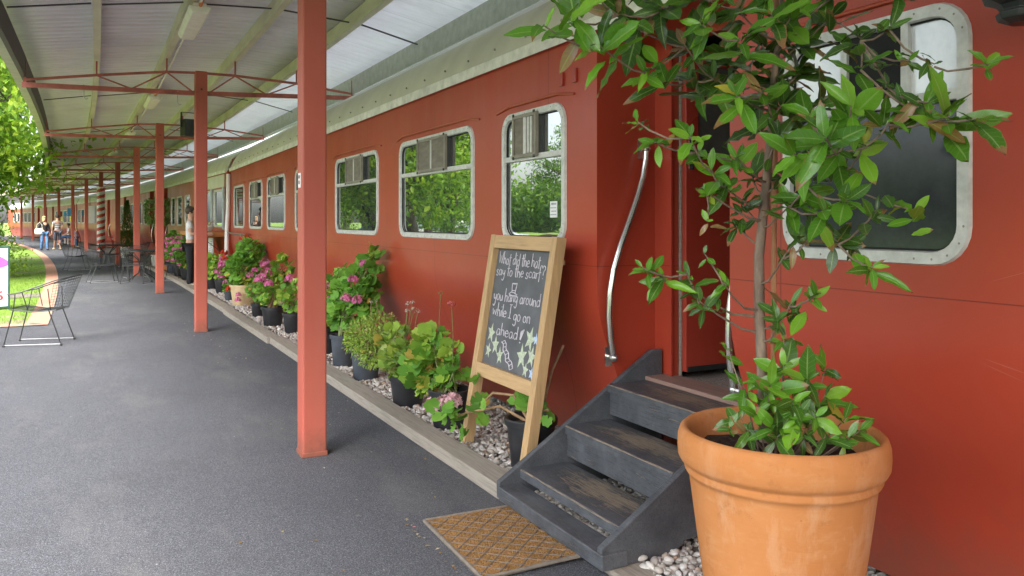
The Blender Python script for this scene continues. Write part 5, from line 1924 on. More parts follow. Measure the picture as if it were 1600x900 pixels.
TZ = 2.60
trunk_px = [(1196, 690, TZ), (1192, 600, TZ), (1187, 500, TZ), (1186, 400, TZ), (1195, 310, TZ - .01), (1203, 220, TZ - .02), (1208, 140, TZ - .03), (1216, 60, TZ - .03), (1224, -30, TZ - .02), (1228, -120, TZ)]
tp = [bl(*q) for q in trunk_px]
mb = MB()
mb.tube(tp, [.019, .018, .017, .016, .0145, .013, .0115, .009, .007, .004], 12)
br_pts = []


def trunk_at(py):
    for a, b_ in zip(trunk_px[:-1], trunk_px[1:]):
        if b_[1] <= py <= a[1]:
            t = (a[1] - py) / (a[1] - b_[1])
            return bl(a[0] + (b_[0] - a[0]) * t, py, a[2] + (b_[2] - a[2]) * t)
    return tp[0]


# rosettes: x, y in the photograph, depth, leaf length px, leaves, origin height on trunk (py), tone (0 dark 1 normal 2 bright)
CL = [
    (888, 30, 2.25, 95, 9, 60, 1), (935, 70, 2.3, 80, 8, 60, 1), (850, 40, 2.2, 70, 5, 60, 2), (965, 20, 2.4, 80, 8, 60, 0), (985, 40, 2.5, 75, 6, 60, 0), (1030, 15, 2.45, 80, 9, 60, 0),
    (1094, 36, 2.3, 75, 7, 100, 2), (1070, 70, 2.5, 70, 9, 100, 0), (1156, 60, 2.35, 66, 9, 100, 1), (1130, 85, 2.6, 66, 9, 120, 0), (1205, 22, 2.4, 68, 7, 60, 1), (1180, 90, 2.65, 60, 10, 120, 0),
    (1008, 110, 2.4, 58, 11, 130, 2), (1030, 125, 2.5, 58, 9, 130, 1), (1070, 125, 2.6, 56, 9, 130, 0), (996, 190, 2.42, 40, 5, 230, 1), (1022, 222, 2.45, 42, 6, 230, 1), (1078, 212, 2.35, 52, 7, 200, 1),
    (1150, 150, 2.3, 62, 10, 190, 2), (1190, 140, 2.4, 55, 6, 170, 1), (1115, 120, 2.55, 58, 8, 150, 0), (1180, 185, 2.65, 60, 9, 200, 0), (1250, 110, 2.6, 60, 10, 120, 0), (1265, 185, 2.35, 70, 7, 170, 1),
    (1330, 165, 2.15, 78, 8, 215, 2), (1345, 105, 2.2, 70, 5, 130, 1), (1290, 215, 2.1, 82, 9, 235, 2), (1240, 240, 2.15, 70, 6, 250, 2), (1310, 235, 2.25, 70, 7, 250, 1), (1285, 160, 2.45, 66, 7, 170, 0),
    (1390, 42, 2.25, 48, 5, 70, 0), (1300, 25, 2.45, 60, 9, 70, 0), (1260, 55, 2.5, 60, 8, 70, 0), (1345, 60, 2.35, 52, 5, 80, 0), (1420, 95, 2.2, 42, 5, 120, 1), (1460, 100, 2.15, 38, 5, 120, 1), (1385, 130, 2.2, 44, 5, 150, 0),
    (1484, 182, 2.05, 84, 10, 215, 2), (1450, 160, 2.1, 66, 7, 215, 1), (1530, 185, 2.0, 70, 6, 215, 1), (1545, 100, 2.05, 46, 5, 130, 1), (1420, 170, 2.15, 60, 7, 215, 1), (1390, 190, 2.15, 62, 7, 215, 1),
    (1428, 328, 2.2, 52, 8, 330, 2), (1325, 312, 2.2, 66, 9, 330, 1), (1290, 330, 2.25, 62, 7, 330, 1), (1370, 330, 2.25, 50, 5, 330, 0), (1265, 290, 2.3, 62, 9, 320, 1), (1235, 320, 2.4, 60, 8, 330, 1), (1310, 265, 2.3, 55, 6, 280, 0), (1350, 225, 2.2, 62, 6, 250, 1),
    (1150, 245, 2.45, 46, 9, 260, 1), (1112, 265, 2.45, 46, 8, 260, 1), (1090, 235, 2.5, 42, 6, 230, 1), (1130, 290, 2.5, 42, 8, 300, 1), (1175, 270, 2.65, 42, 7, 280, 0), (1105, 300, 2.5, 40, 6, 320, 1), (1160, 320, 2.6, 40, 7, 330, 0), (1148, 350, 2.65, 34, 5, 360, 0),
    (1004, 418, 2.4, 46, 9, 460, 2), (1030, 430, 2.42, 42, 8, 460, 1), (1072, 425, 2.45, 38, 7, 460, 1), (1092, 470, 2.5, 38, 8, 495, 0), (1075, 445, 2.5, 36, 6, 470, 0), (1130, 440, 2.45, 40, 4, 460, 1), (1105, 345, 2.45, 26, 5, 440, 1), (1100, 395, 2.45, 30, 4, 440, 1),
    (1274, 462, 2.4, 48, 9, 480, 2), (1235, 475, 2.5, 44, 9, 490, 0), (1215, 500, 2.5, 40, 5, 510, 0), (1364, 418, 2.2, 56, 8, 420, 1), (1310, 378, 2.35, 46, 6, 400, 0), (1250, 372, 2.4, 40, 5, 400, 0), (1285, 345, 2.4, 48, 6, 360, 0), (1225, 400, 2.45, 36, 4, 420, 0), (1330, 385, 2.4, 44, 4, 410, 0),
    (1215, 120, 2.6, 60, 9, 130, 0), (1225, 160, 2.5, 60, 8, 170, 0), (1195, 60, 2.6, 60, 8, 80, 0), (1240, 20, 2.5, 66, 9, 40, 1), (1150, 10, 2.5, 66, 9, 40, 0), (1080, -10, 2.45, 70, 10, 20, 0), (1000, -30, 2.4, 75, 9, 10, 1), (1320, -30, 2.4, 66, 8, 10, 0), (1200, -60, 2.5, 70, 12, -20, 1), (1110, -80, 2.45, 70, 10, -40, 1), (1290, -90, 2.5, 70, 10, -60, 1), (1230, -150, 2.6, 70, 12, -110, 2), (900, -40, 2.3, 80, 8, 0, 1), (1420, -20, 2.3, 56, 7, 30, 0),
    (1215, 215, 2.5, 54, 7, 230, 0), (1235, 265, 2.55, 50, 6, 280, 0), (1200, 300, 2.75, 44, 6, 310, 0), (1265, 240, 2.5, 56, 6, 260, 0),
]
# shoots from the base, rising out of the soil
SH = [(1225, 570, 2.5, 48, 10, 1), (1262, 592, 2.45, 56, 9, 1), (1205, 600, 2.45, 54, 10, 2), (1160, 600, 2.5, 44, 7, 1), (1290, 618, 2.5, 56, 9, 1), (1240, 625, 2.4, 52, 9, 1), (1320, 655, 2.42, 54, 7, 1), (1185, 640, 2.45, 46, 7, 1), (1150, 655, 2.5, 44, 5, 1),
      (1135, 540, 2.5, 26, 5, 2), (1290, 575, 2.6, 46, 6, 1), (1245, 655, 2.38, 50, 6, 1), (1210, 660, 2.4, 46, 6, 1), (1275, 650, 2.36, 48, 6, 1), (1345, 672, 2.4, 40, 4, 2), (1225, 530, 2.55, 36, 5, 2), (1170, 672, 2.42, 42, 6, 0), (1215, 682, 2.38, 44, 7, 0), (1255, 682, 2.36, 46, 7, 0), (1295, 680, 2.36, 46, 7, 0), (1235, 650, 2.5, 46, 7, 0), (1280, 640, 2.5, 46, 7, 0), (1195, 625, 2.55, 44, 6, 0), (1140, 668, 2.46, 38, 4, 1), (1325, 684, 2.36, 42, 5, 1)]
LV = {0: ([], [], [], []), 1: ([], [], [], []), 2: ([], [], [], [])}


def rosette(c, axis, ln, n, tone, stem_dir=None):
    P0, D0, N0, S0_ = LV[tone]
    axis = np.array(axis, float); axis /= np.linalg.norm(axis)
    a = np.cross(axis, [.3, .5, .81]); a /= np.linalg.norm(a)
    b_ = np.cross(axis, a)
    ph = random.uniform(0, 6.28)
    for k in range(n):
        t = ph + k * 2.4 + random.uniform(-.25, .25)
        el = R(random.uniform(30, 105)) * (0.45 + .55 * k / max(1, n - 1)) + R(8)
        dr = axis * math.cos(el) + (a * math.cos(t) + b_ * math.sin(t)) * math.sin(el)
        dr = dr + np.array([0, 0, -.12])
        P0.append(np.array(c) - axis * .012 * k * random.uniform(.4, 1.2))
        D0.append(dr)
        N0.append(axis * .7 + np.array([-SP, -CP, 0]) * .55 + np.array([-.2, 0, .5]) + rng.normal(0, .3, 3))
        l_ = ln * random.uniform(.5, 1.15) * (.62 + .38 * min(1, k / 3))
        S0_.append((l_ * random.uniform(.72, 1.12), l_, l_ * random.uniform(.4, 1.7)))


camv = np.array([-SP, -CP, 0.0])
nodes = []
ordered = sorted(CL, key=lambda q: (bl(q[0], q[1], q[2]) - trunk_at(q[5])).length)
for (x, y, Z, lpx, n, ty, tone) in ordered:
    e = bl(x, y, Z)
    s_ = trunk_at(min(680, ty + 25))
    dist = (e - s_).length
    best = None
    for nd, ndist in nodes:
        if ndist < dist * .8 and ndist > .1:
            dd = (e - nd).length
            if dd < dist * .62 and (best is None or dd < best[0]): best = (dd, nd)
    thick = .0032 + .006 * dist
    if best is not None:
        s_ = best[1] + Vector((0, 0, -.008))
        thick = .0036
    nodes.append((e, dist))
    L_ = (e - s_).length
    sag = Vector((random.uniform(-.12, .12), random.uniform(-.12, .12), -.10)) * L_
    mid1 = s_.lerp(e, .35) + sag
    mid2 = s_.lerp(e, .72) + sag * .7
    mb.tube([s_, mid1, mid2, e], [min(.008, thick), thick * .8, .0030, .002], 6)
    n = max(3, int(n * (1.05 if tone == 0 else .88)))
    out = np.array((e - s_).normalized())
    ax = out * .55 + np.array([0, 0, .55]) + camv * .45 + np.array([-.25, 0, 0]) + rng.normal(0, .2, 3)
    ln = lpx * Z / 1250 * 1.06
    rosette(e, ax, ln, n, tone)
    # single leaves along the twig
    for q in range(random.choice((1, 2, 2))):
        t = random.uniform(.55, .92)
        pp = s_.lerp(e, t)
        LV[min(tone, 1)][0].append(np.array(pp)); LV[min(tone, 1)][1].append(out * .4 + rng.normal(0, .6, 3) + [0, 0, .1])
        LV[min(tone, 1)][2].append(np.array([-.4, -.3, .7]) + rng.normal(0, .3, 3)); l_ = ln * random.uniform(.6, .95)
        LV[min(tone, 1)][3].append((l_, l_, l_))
for (x, y, Z, lpx, n, tone) in SH:
    e = bl(x, y, Z)
    s_ = Vector((e.x * .3 + random.uniform(-.02, .02), e.y * .3 + random.uniform(-.02, .02), .67))
    if e.z - .67 > .02: mb.tube([s_, s_.lerp(e, .45) + Vector((random.uniform(-.03, .03), random.uniform(-.03, .03), .0)), e], [.0034, .0026, .0016], 6)
    ax = np.array([e.x * .5, e.y * .5, .35]) + camv * .3 + rng.normal(0, .15, 3)
    rosette(e, ax, lpx * Z / 1250 * 1.12, n, tone)
mb.build('trunk', M['bark'], bt)
def scatter_many(name, temps, pos, mats3, mat, parent):
    pos, mats3 = np.asarray(pos), np.asarray(mats3)
    pick = rng.integers(0, len(temps), len(pos))
    VV, FF, UV, b0 = [], [], [], 0
    for k, (tv_, tf_) in enumerate(temps):
        q = pick == k
        V = np.einsum('nij,vj->nvi', mats3[q], tv_) + pos[q][:, None, :]
        F = tf_[None] + (np.arange(q.sum()) * len(tv_))[:, None, None] + b0
        uvv = np.stack([np.tile([-1.0, 0.0, 1.0], len(tv_) // 3), np.repeat(np.linspace(0, 1, len(tv_) // 3), 3)], 1)
        UV.append(np.tile(uvv, (int(q.sum()), 1)))
        VV.append(V.reshape(-1, 3)); FF.append(F.reshape(-1, tf_.shape[1])); b0 += len(VV[-1])
    o = np_mesh(name, np.concatenate(VV), np.concatenate(FF), mat, parent)
    lay = o.data.uv_layers.new(name='UVMap')
    vi = np.empty(len(o.data.loops), dtype=np.int32)
    o.data.loops.foreach_get('vertex_index', vi)
    lay.data.foreach_set('uv', np.concatenate(UV)[vi].astype(np.float32).ravel())
    return o


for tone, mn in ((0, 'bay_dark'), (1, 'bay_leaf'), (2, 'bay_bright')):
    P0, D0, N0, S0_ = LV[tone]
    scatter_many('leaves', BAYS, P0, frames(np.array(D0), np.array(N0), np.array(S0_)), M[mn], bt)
mb = MB()
sk = [bl(1208, 690, 2.63), bl(1209, 400, 2.63), bl(1212, 100, 2.62), bl(1214, -20, 2.62)]
mb.tube(sk, .009, 8)
mb.build('stake', M['bamboo'], bt)

# black lantern high on the wall at the right
wl = thing('wall_lantern', 'black cast lantern on the carriage wall, cut off by the top right corner', 'lantern', (2.22, 1.30, 1.985))
mb = MB()
ph8 = math.pi / 8
mb.lathe([(0.0, 0), (.035, .0), (.06, .012), (.066, .03), (.052, .036), (.062, .05), (.092, .062), (.098, .082), (.088, .092), (.10, .125), (.135, .16), (.135, .17), (0, .17)], 8, smooth=False, phase=ph8)
mb.build('base', M['black_iron'], wl, .003)
mb = MB(); mb.lathe([(.09, .17), (.13, .42)], 8, smooth=False, phase=ph8); mb.build('glass', M['glass_pale'], wl)
mb = MB(); mb.lathe([(.15, .42), (.15, .44), (.06, .52), (.02, .6), (0, .62)], 8, smooth=False, phase=ph8)
mb.tube([(0.0, 0, .55), (.1, 0, .6), (.2, 0, .5), (.23, 0, .35)], .012, 8)
for k in range(8):
    a = ph8 + k * math.pi / 4
    mb.beam((.092 * math.cos(a), .092 * math.sin(a), .17), (.132 * math.cos(a), .132 * math.sin(a), .42), .01, .01)
mb.build('cage', M['black_iron'], wl)


# ------------------------------------------------------------------ wire furniture
def wire_grid(mb, f, nu, nv, r):
    for i in range(nu + 1):
        mb.tube([f(i / nu, j / 6) for j in range(7)], r, 3, caps=False)
    for j in range(nv + 1):
        mb.tube([f(i / 6, j / nv) for i in range(7)], r, 3, caps=False)


def make_chair(label, grid=16, r=.0075):
    o = thing('wire_armchair', label, 'chair', group='black wire mesh armchairs')
    # seat faces -x (front at -x), back at +x
    mb = MB()
    seat = lambda a, b_: (-.24 + .48 * a, (-.25 + .5 * b_) * (1 - .06 * a), .43 - .025 * math.sin(math.pi * a) - .02 * a)
    wire_grid(mb, seat, grid, grid, r * .25)
    mb.tube([seat(0, 0), seat(.5, 0), seat(1, 0), seat(1, .5), seat(1, 1), seat(.5, 1), seat(0, 1), seat(0, .5)], r * .8, 6, True)
    mb.build('seat', M['mesh_iron'], o)

    def back(a, b_):          # a around from left to right, b up
        t = R(-62 + 124 * a)
        rr = .25 + .05 * b_
        return (.05 + (rr) * math.cos(t) + .10 * b_ * math.cos(t), (rr + .02) * math.sin(t) * 1.0, .41 + .30 * b_ + .10 * b_ * math.cos(t))
    mb = MB()
    wire_grid(mb, back, int(grid * 1.3), int(grid * .7), r * .25)
    mb.build('back', M['mesh_iron'], o)
    mb = MB()
    arm = [(-.27, -.27, .60), (-.12, -.28, .625)] + [tuple(back(a / 8, 1.0)) for a in range(9)] + [(-.12, .28, .625), (-.27, .27, .60)]
    mb.tube(arm, r, 8)
    mb.tube([(x * .97, y * .97, z - .035) for x, y, z in arm[2:-2]], r * .7, 6)
    for sg in (-1, 1):
        mb.tube([(-.20, sg * .245, .43), (-.17, sg * .275, .62)], r * .8, 6)
        mb.tube([(-.05, sg * .245, .42), (-.10, sg * .275, .625)], r * .8, 6)
        mb.tube([(.18, sg * .22, .41), (.16, sg * .25, .66)], r * .8, 6)
    mb.build('arm_rail', M['black_iron'], o)
    for x0, x1 in ((-.2, -.3), (.16, .30)):
        for sg in (-1, 1):
            mb = MB()
            mb.tube([(x0, sg * .24, .43), (x1, sg * .25, .012)], r, 8)
            mb.ball((x1, sg * .25, .012), .016)
            mb.build('leg', M['black_iron'], o)
    for sg in (-1, 1):
        mb = MB(); mb.tube([(-.3, sg * .25, .02), (.3, sg * .25, .02)], r * .55, 6)
        mb.build('stretcher', M['galv'], o)
    return o


def place(o, x, y, rz, label=None):
    o.location = (x, y, 0)
    o.rotation_euler = (0, 0, rz)
    if label: o['label'] = label
    return o


ch0 = make_chair('black wire mesh armchair alone on the asphalt near the brick edging, facing left', 16)
place(ch0, -.66, 10.98, R(-14))
ch1 = copy_tree(ch0)
place(ch1, -1.55, 10.75, R(150), 'black wire armchair cut off by the left edge, facing the lone armchair')


def make_table(label):
    o = thing('wire_table', label, 'table', group='round black wire tables')
    mb = MB()
    rt = .45
    mb.tube([(rt * math.cos(2 * math.pi * k / 32), rt * math.sin(2 * math.pi * k / 32), .72) for k in range(32)], .013, 6, True)
    for k in range(-11, 12):
        c = k * .038
        h = math.sqrt(max(0, rt * rt - c * c))
        mb.tube([(c, -h, .72), (c, h, .72)], .003, 4); mb.tube([(-h, c, .72), (h, c, .72)], .003, 4)
    mb.build('tabletop', M['mesh_iron'], o)
    for k in range(4):
        a = k * math.pi / 2 + .6
        mb = MB()
        ca, sa = math.cos(a), math.sin(a)
        mb.tube([(.36 * ca, .36 * sa, .71), (.12 * ca, .12 * sa, .52), (.05 * ca, .05 * sa, .34), (.10 * ca, .10 * sa, .18), (.30 * ca, .30 * sa, .06), (.36 * ca, .36 * sa, .012)], .011, 8)
        mb.build('leg', M['black_iron'], o)
    return o


tb0 = make_table('round black wire table nearest, beside the third post')
tpos = [(.85, 21.5, 'round black wire table nearest, beside the third post'), (.12, 26.9, 'round black wire table farther back, left of the fourth post')]
for i, (x, y, lab) in enumerate(tpos):
    t_ = tb0 if i == 0 else copy_tree(tb0)
    place(t_, x, y, .3 * i, lab)
cpos = [(.0, 21.2, 190, 'wire armchair at the front left of the nearest wire table'), (.75, 22.4, 100, 'wire armchair behind the nearest wire table'), (1.5, 20.95, -30, 'wire armchair partly hidden by the third post, at the nearest table'),
        (.7, 20.65, 250, 'wire armchair in front of the nearest wire table with its back to us'), (-.68, 26.75, 195, 'leftmost wire armchair of the farther table, left of the striped pole'), (.2, 27.85, 95, 'wire armchair tucked behind the farther wire table'), (.85, 26.6, -15, 'wire armchair on the carriage side of the farther wire table')]
for x, y, rz, lab in cpos:
    c_ = copy_tree(ch0)
    place(c_, x, y, R(rz), lab)
tl = copy_tree(tb0)
place(tl, -1.95, 11.7, .2, 'round black wire table at the left edge in front of the lawn sign')


# ------------------------------------------------------------------ signs
sg = thing('sandwich_board', 'white sandwich board with dark green frame standing on the lawn at the left edge', 'sign', (-1.80, 15.6, -.02), R(4))
mb = MB()
for s_, t_ in ((-1, 1), (1, 1)): pass
W_, H_ = .40, 1.02
mb.box(-W_, W_, -.02, .0, .06, H_)
mb.build('panel', M['white_paint'], sg)
mb = MB()
mb.box(-W_ - .03, -W_, -.03, .01, 0, H_ + .03); mb.box(W_, W_ + .03, -.03, .01, 0, H_ + .03); mb.box(-W_, W_, -.029, .009, H_, H_ + .03); mb.box(-W_, W_, -.029, .009, .03, .06)
for x in (-W_ + .02, W_ - .02): mb.beam((x, .01, H_ - .05), (x, .4, 0), .03, .02)
mb.build('frame', M['sign_green'], sg, .003)


def letter(mb, strokes, x, z, h, w, y=-.024, mi=0):
    for a, b_ in zip(strokes[:-1], strokes[1:]):
        mb.beam((x + a[0] * h * .6, y, z + a[1] * h), (x + b_[0] * h * .6, y, z + b_[1] * h), w, .006, (0, 1, 0), mi)


mb = MB()
n = 28
V = [(.12 + .26 * math.cos(2 * math.pi * k / n) * (1 + .15 * math.cos(4 * math.pi * k / n)), -.0215, .82 + .13 * math.sin(2 * math.pi * k / n) - .05 * math.cos(2 * math.pi * k / n)) for k in range(n)]
mb.add(V + [(a, -.024, c) for a, b_, c in V], [tuple(range(n, 2 * n))])
for k in range(4): letter(mb, [(0, 0), (0, 1), (.8, 0), (.8, 1)] if k % 2 else [(.8, 1), (0, 1), (0, 0), (.8, 0)], -.33 + k * .16, .38, .14, .03)
mb.build('emblem', M['sign_purple'], sg)
mb = MB()
for k in range(5): letter(mb, [(.8, 1), (0, .85), (.1, .55), (.8, .4), (.7, .05), (0, 0)] if k % 2 == 0 else [(0, 0), (0, 1), (.8, 1), (.8, 0)], -.36 + k * .155, .17, .13, .032)
mb.build('red_lettering', M['sign_red'], sg)

o = thing('hanging_sign', 'white hanging notice box beside the striped pole, left of it', 'sign', P(40.2, .75, 1.32), ang(40) + .1)
mb = MB(); mb.box(-.26, .22, -.06, .06, 0, .92); mb.build('panel', M['white_paint'], o, .01)
mb = MB()
for k in range(4): letter(mb, [(0, 0), (0, 1), (.8, 1), (.8, .5), (0, .5)], -.15, .12 + k * .19, .12, .02, -.063)
mb.build('lettering', M['sign_grey'], o)
mb = MB(); mb.tube([(.0, 0, .92), (0, 0, 1.4), (.5, 0, 1.4)], .015, 6); mb.build('arm', M['black_iron'], o)
mb = MB(); mb.box(.22, .30, -.065, .065, 0, .92); mb.build('side_strip', M['pale_blue'], o)

o = thing('hanging_sign', 'small blue hanging sign on the distant carriage, right of the couple', 'sign', P(50.8, .85, 1.75), ang(50))
mb = MB(); mb.box(-.2, .2, -.03, .03, .0, .3); mb.box(-.02, .28, -.03, .03, .301, .5); mb.build('panel', M['sign_blue'], o, .01)
mb = MB(); mb.tube([(.28, 0, .45), (.55, 0, .45)], .012, 6); mb.build('arm', M['black_iron'], o)
mb = MB(); letter(mb, [(.8, .9), (0, 1), (.1, .55), (.8, .45), (.7, 0), (0, .05)], -.08, .06, .18, .03, -.033); mb.build('lettering', M['white_paint'], o)

# bench under the far posts
o = thing('wooden_bench', 'low brown bench beside the far carriage, right of the couple', 'bench', P(47.5, .55), ang(47))
mb = MB()
for k in range(4): mb.box(-.18 + k * .095, -.1 + k * .095, -.8, .8, .42, .45)
mb.build('seat', M['counter_wood'], o)
mb = MB()
for k in range(3): mb.box(.2, .225, -.8, .8, .55 + k * .12, .64 + k * .12)
mb.build('backrest', M['counter_wood'], o)
for y in (-.7, .7):
    mb = MB(); mb.box(-.18, -.14, y - .02, y + .02, 0, .42); mb.box(.17, .2, y - .02, y + .02, 0, .9)
    mb.build('leg', M['white_paint'], o)


# ------------------------------------------------------------------ people
def skin(name, joints, edges, mat, parent, root=0, sub=2):
    me = bpy.data.meshes.new(name)
    keys = list(joints)
    me.from_pydata([joints[k][0] for k in keys], [(keys.index(a), keys.index(b_)) for a, b_ in edges], [])
    ob = bpy.data.objects.new('tmp', me)
    COL.objects.link(ob)
    md = ob.modifiers.new('skin', 'SKIN')
    md.use_smooth_shade = True
    md.branch_smoothing = 0.6
    lay = me.skin_vertices[0] if me.skin_vertices else None
    if lay is None:
        me.attributes
    for i, k in enumerate(keys):
        r = joints[k][1]
        lay.data[i].radius = r if isinstance(r, tuple) else (r, r)
        lay.data[i].use_root = (i == root)
    sb = ob.modifiers.new('sub', 'SUBSURF')
    sb.levels = sub; sb.render_levels = sub
    dg = bpy.context.evaluated_depsgraph_get()
    nm = bpy.data.meshes.new_from_object(ob.evaluated_get(dg))
    bpy.data.objects.remove(ob)
    nm.materials.clear()
    nm.materials.append(mat)
    for p_ in nm.polygons: p_.use_smooth = True
    o = bpy.data.objects.new(name, nm)
    COL.objects.link(o)
    if parent is not None: reg(o, parent)
    return o


def ensure_skin_layer(): pass


def person(label, loc, rz, H=1.72, pose=None, top=None, bottom=None, hair='hair_dark', long_sleeve=False, shorts=False, long_hair=False, shoes='shoe_tan', coat=False, female=False, sit=False, group=None):
    k = H / 1.72
    o = thing('person', label, 'person', loc, rz, group)
    J = {
        'pelvis': ((0, 0, .94), (.135, .10)), 'waist': ((0, 0, 1.08), (.125, .095)), 'chest': ((0, .0, 1.28), (.155, .105)), 'neckb': ((0, .01, 1.44), (.075, .07)), 'neck': ((0, .0, 1.50), (.052, .052)),
        'head': ((0, -.015, 1.565), (.07, .085)), 'crown': ((0, -.01, 1.65), (.075, .09)),
        'shL': ((.165, 0, 1.40), .062), 'elL': ((.225, .02, 1.13), .044), 'wrL': ((.23, -.06, .90), .030), 'haL': ((.23, -.085, .82), (.022, .038)),
        'shR': ((-.165, 0, 1.40), .062), 'elR': ((-.225, .02, 1.13), .044), 'wrR': ((-.23, -.06, .90), .030), 'haR': ((-.23, -.085, .82), (.022, .038)),
        'hiL': ((.09, 0, .88), .088), 'knL': ((.10, -.015, .49), .058), 'anL': ((.105, .01, .09), .038), 'toL': ((.115, -.14, .035), (.038, .028)),
        'hiR': ((-.09, 0, .88), .088), 'knR': ((-.10, -.015, .49), .058), 'anR': ((-.105, .01, .09), .038), 'toR': ((-.115, -.14, .035), (.038, .028)),
    }
    if female:
        J['shL'] = ((.145, 0, 1.39), .054); J['shR'] = ((-.145, 0, 1.39), .054)
    if pose:
        for q, v in pose.items(): J[q] = (v, J[q][1])
    for s_ in 'LR':
        w, h = Vector(J['wr' + s_][0]), Vector(J['ha' + s_][0])
        d = (h - w).normalized()
        side = d.cross(Vector((1, 0, 0)))
        if side.length < .1: side = d.cross(Vector((0, 1, 0)))
        side.normalize()
        for f_ in range(4):
            b_ = h + side * (-.027 + .018 * f_) + d * .02
            ln = (.062, .072, .068, .052)[f_]
            J['f%d%sa' % (f_, s_)] = (tuple(b_), .010)
            J['f%d%sb' % (f_, s_)] = (tuple(b_ + d * ln * .55 + Vector((.0, -.006, 0))), .009)
            J['f%d%sc' % (f_, s_)] = (tuple(b_ + d * ln + Vector((.0, -.02, 0))), .007)
        b_ = w.lerp(h, .55) + side * -.035
        J['t%sa' % s_] = (tuple(b_), .012)
        J['t%sb' % s_] = (tuple(b_ + d * .045 + side * -.022), .010)
    J = {q: (tuple(c * k for c in v[0]), tuple(r * k for r in v[1]) if isinstance(v[1], tuple) else v[1] * k) for q, v in J.items()}
    E = [('pelvis', 'waist'), ('waist', 'chest'), ('chest', 'neckb'), ('neckb', 'neck'), ('neck', 'head'), ('head', 'crown')]
    for s_ in 'LR':
        E += [('chest', 'sh' + s_), ('sh' + s_, 'el' + s_), ('el' + s_, 'wr' + s_), ('wr' + s_, 'ha' + s_), ('pelvis', 'hi' + s_), ('hi' + s_, 'kn' + s_), ('kn' + s_, 'an' + s_), ('an' + s_, 'to' + s_)]
        for f_ in range(4): E += [('ha' + s_, 'f%d%sa' % (f_, s_)), ('f%d%sa' % (f_, s_), 'f%d%sb' % (f_, s_)), ('f%d%sb' % (f_, s_), 'f%d%sc' % (f_, s_))]
        E += [('wr' + s_, 't%sa' % s_), ('t%sa' % s_, 't%sb' % s_)]
    body = skin('body', J, E, M['skin'], o)
    hd = Vector(J['head'][0])
    cr = Vector(J['crown'][0])
    mb = MB()
    fy = hd.y - .085 * k
    for sx in (-1, 1):
        mb.ball((hd.x + sx * .03 * k, fy + .004, hd.z + .045 * k), .010 * k, 8, 6)
    mb.build('eyes', M['hair_dark'], body)
    mb = MB()
    mb.ball((hd.x, fy - .008 * k, hd.z + .015 * k), .014 * k, 8, 6, (.8, 1.2, 1.6))
    for sx in (-1, 1): mb.ball((hd.x + sx * .078 * k, hd.y + .01, hd.z + .03 * k), .022 * k, 8, 6, (.4, .8, 1.3))
    mb.build('face_features', M['skin'], body)
    mb = MB(); mb.ball((hd.x, fy + .006 * k, hd.z - .022 * k), .018 * k, 8, 6, (1.2, .3, .3)); mb.build('mouth', M['sign_red'], body)
    mb = MB()
    c = cr + Vector((0, .018 * k, .005 * k))
    mb.ball(tuple(c), .10 * k, 16, 12, (.92, 1.08, .98))
    if long_hair: mb.ball((c.x, c.y + .03 * k, c.z - .10 * k), .095 * k, 14, 10, (1.0, .75, 1.25))
    hr = mb.build('hair', M[hair], o)
    for p_ in hr.data.vertices:
        if p_.co.y < hd.y - .045 * k and p_.co.z < hd.z + .10 * k: p_.co.y = hd.y - .03 * k

    def grow(q, a): return (J[q][0], tuple(r + a for r in J[q][1]) if isinstance(J[q][1], tuple) else J[q][1] + a)
    T = {q: grow(q, .014 * k) for q in ('waist', 'chest', 'neckb', 'shL', 'shR', 'elL', 'elR', 'wrL', 'wrR', 'pelvis')}
    T['neckb'] = (T['neckb'][0], (.07 * k, .07 * k))
    TE = [('waist', 'chest'), ('pelvis', 'waist'), ('chest', 'neckb'), ('chest', 'shL'), ('chest', 'shR'), ('shL', 'elL'), ('shR', 'elR')]
    if long_sleeve: TE += [('elL', 'wrL'), ('elR', 'wrR')]
    else:
        T.pop('wrL'); T.pop('wrR')
        for s_ in 'LR':
            a, b_ = Vector(J['sh' + s_][0]), Vector(J['el' + s_][0])
            T['el' + s_] = (tuple(a.lerp(b_, .65)), .06 * k)
    if coat:
        T['hem'] = ((0, 0, .76 * k), (.17 * k, .13 * k)); TE += [('pelvis', 'hem')]
    skin('coat' if coat else 'shirt', T, TE, M[top], o, list(T).index('chest'))
    B = {q: grow(q, .016 * k) for q in ('pelvis', 'hiL', 'hiR', 'knL', 'knR', 'anL', 'anR')}
    for s_ in 'LR':
        if shorts: B['an' + s_] = (tuple(Vector(J['kn' + s_][0]).lerp(Vector(J['an' + s_][0]), .08)), .075 * k)
        else: B['an' + s_] = ((J['an' + s_][0][0], J['an' + s_][0][1], J['an' + s_][0][2] - .03 * k), .062 * k)
        B['kn' + s_] = (B['kn' + s_][0], .074 * k)
    skin('shorts' if shorts else 'trousers', B, [('pelvis', 'hiL'), ('pelvis', 'hiR'), ('hiL', 'knL'), ('hiR', 'knR'), ('knL', 'anL'), ('knR', 'anR')], M[bottom], o)
    for s_ in 'LR':
        a, t_ = Vector(J['an' + s_][0]), Vector(J['to' + s_][0])
        mb = MB()
        m_ = a.lerp(t_, .5)
        mb.ball((m_.x, m_.y + .01, a.z - .042 * k), .13 * k, 12, 8, (.42, 1.05, .40))
        mb.build('shoe', M[shoes], o)
    return o


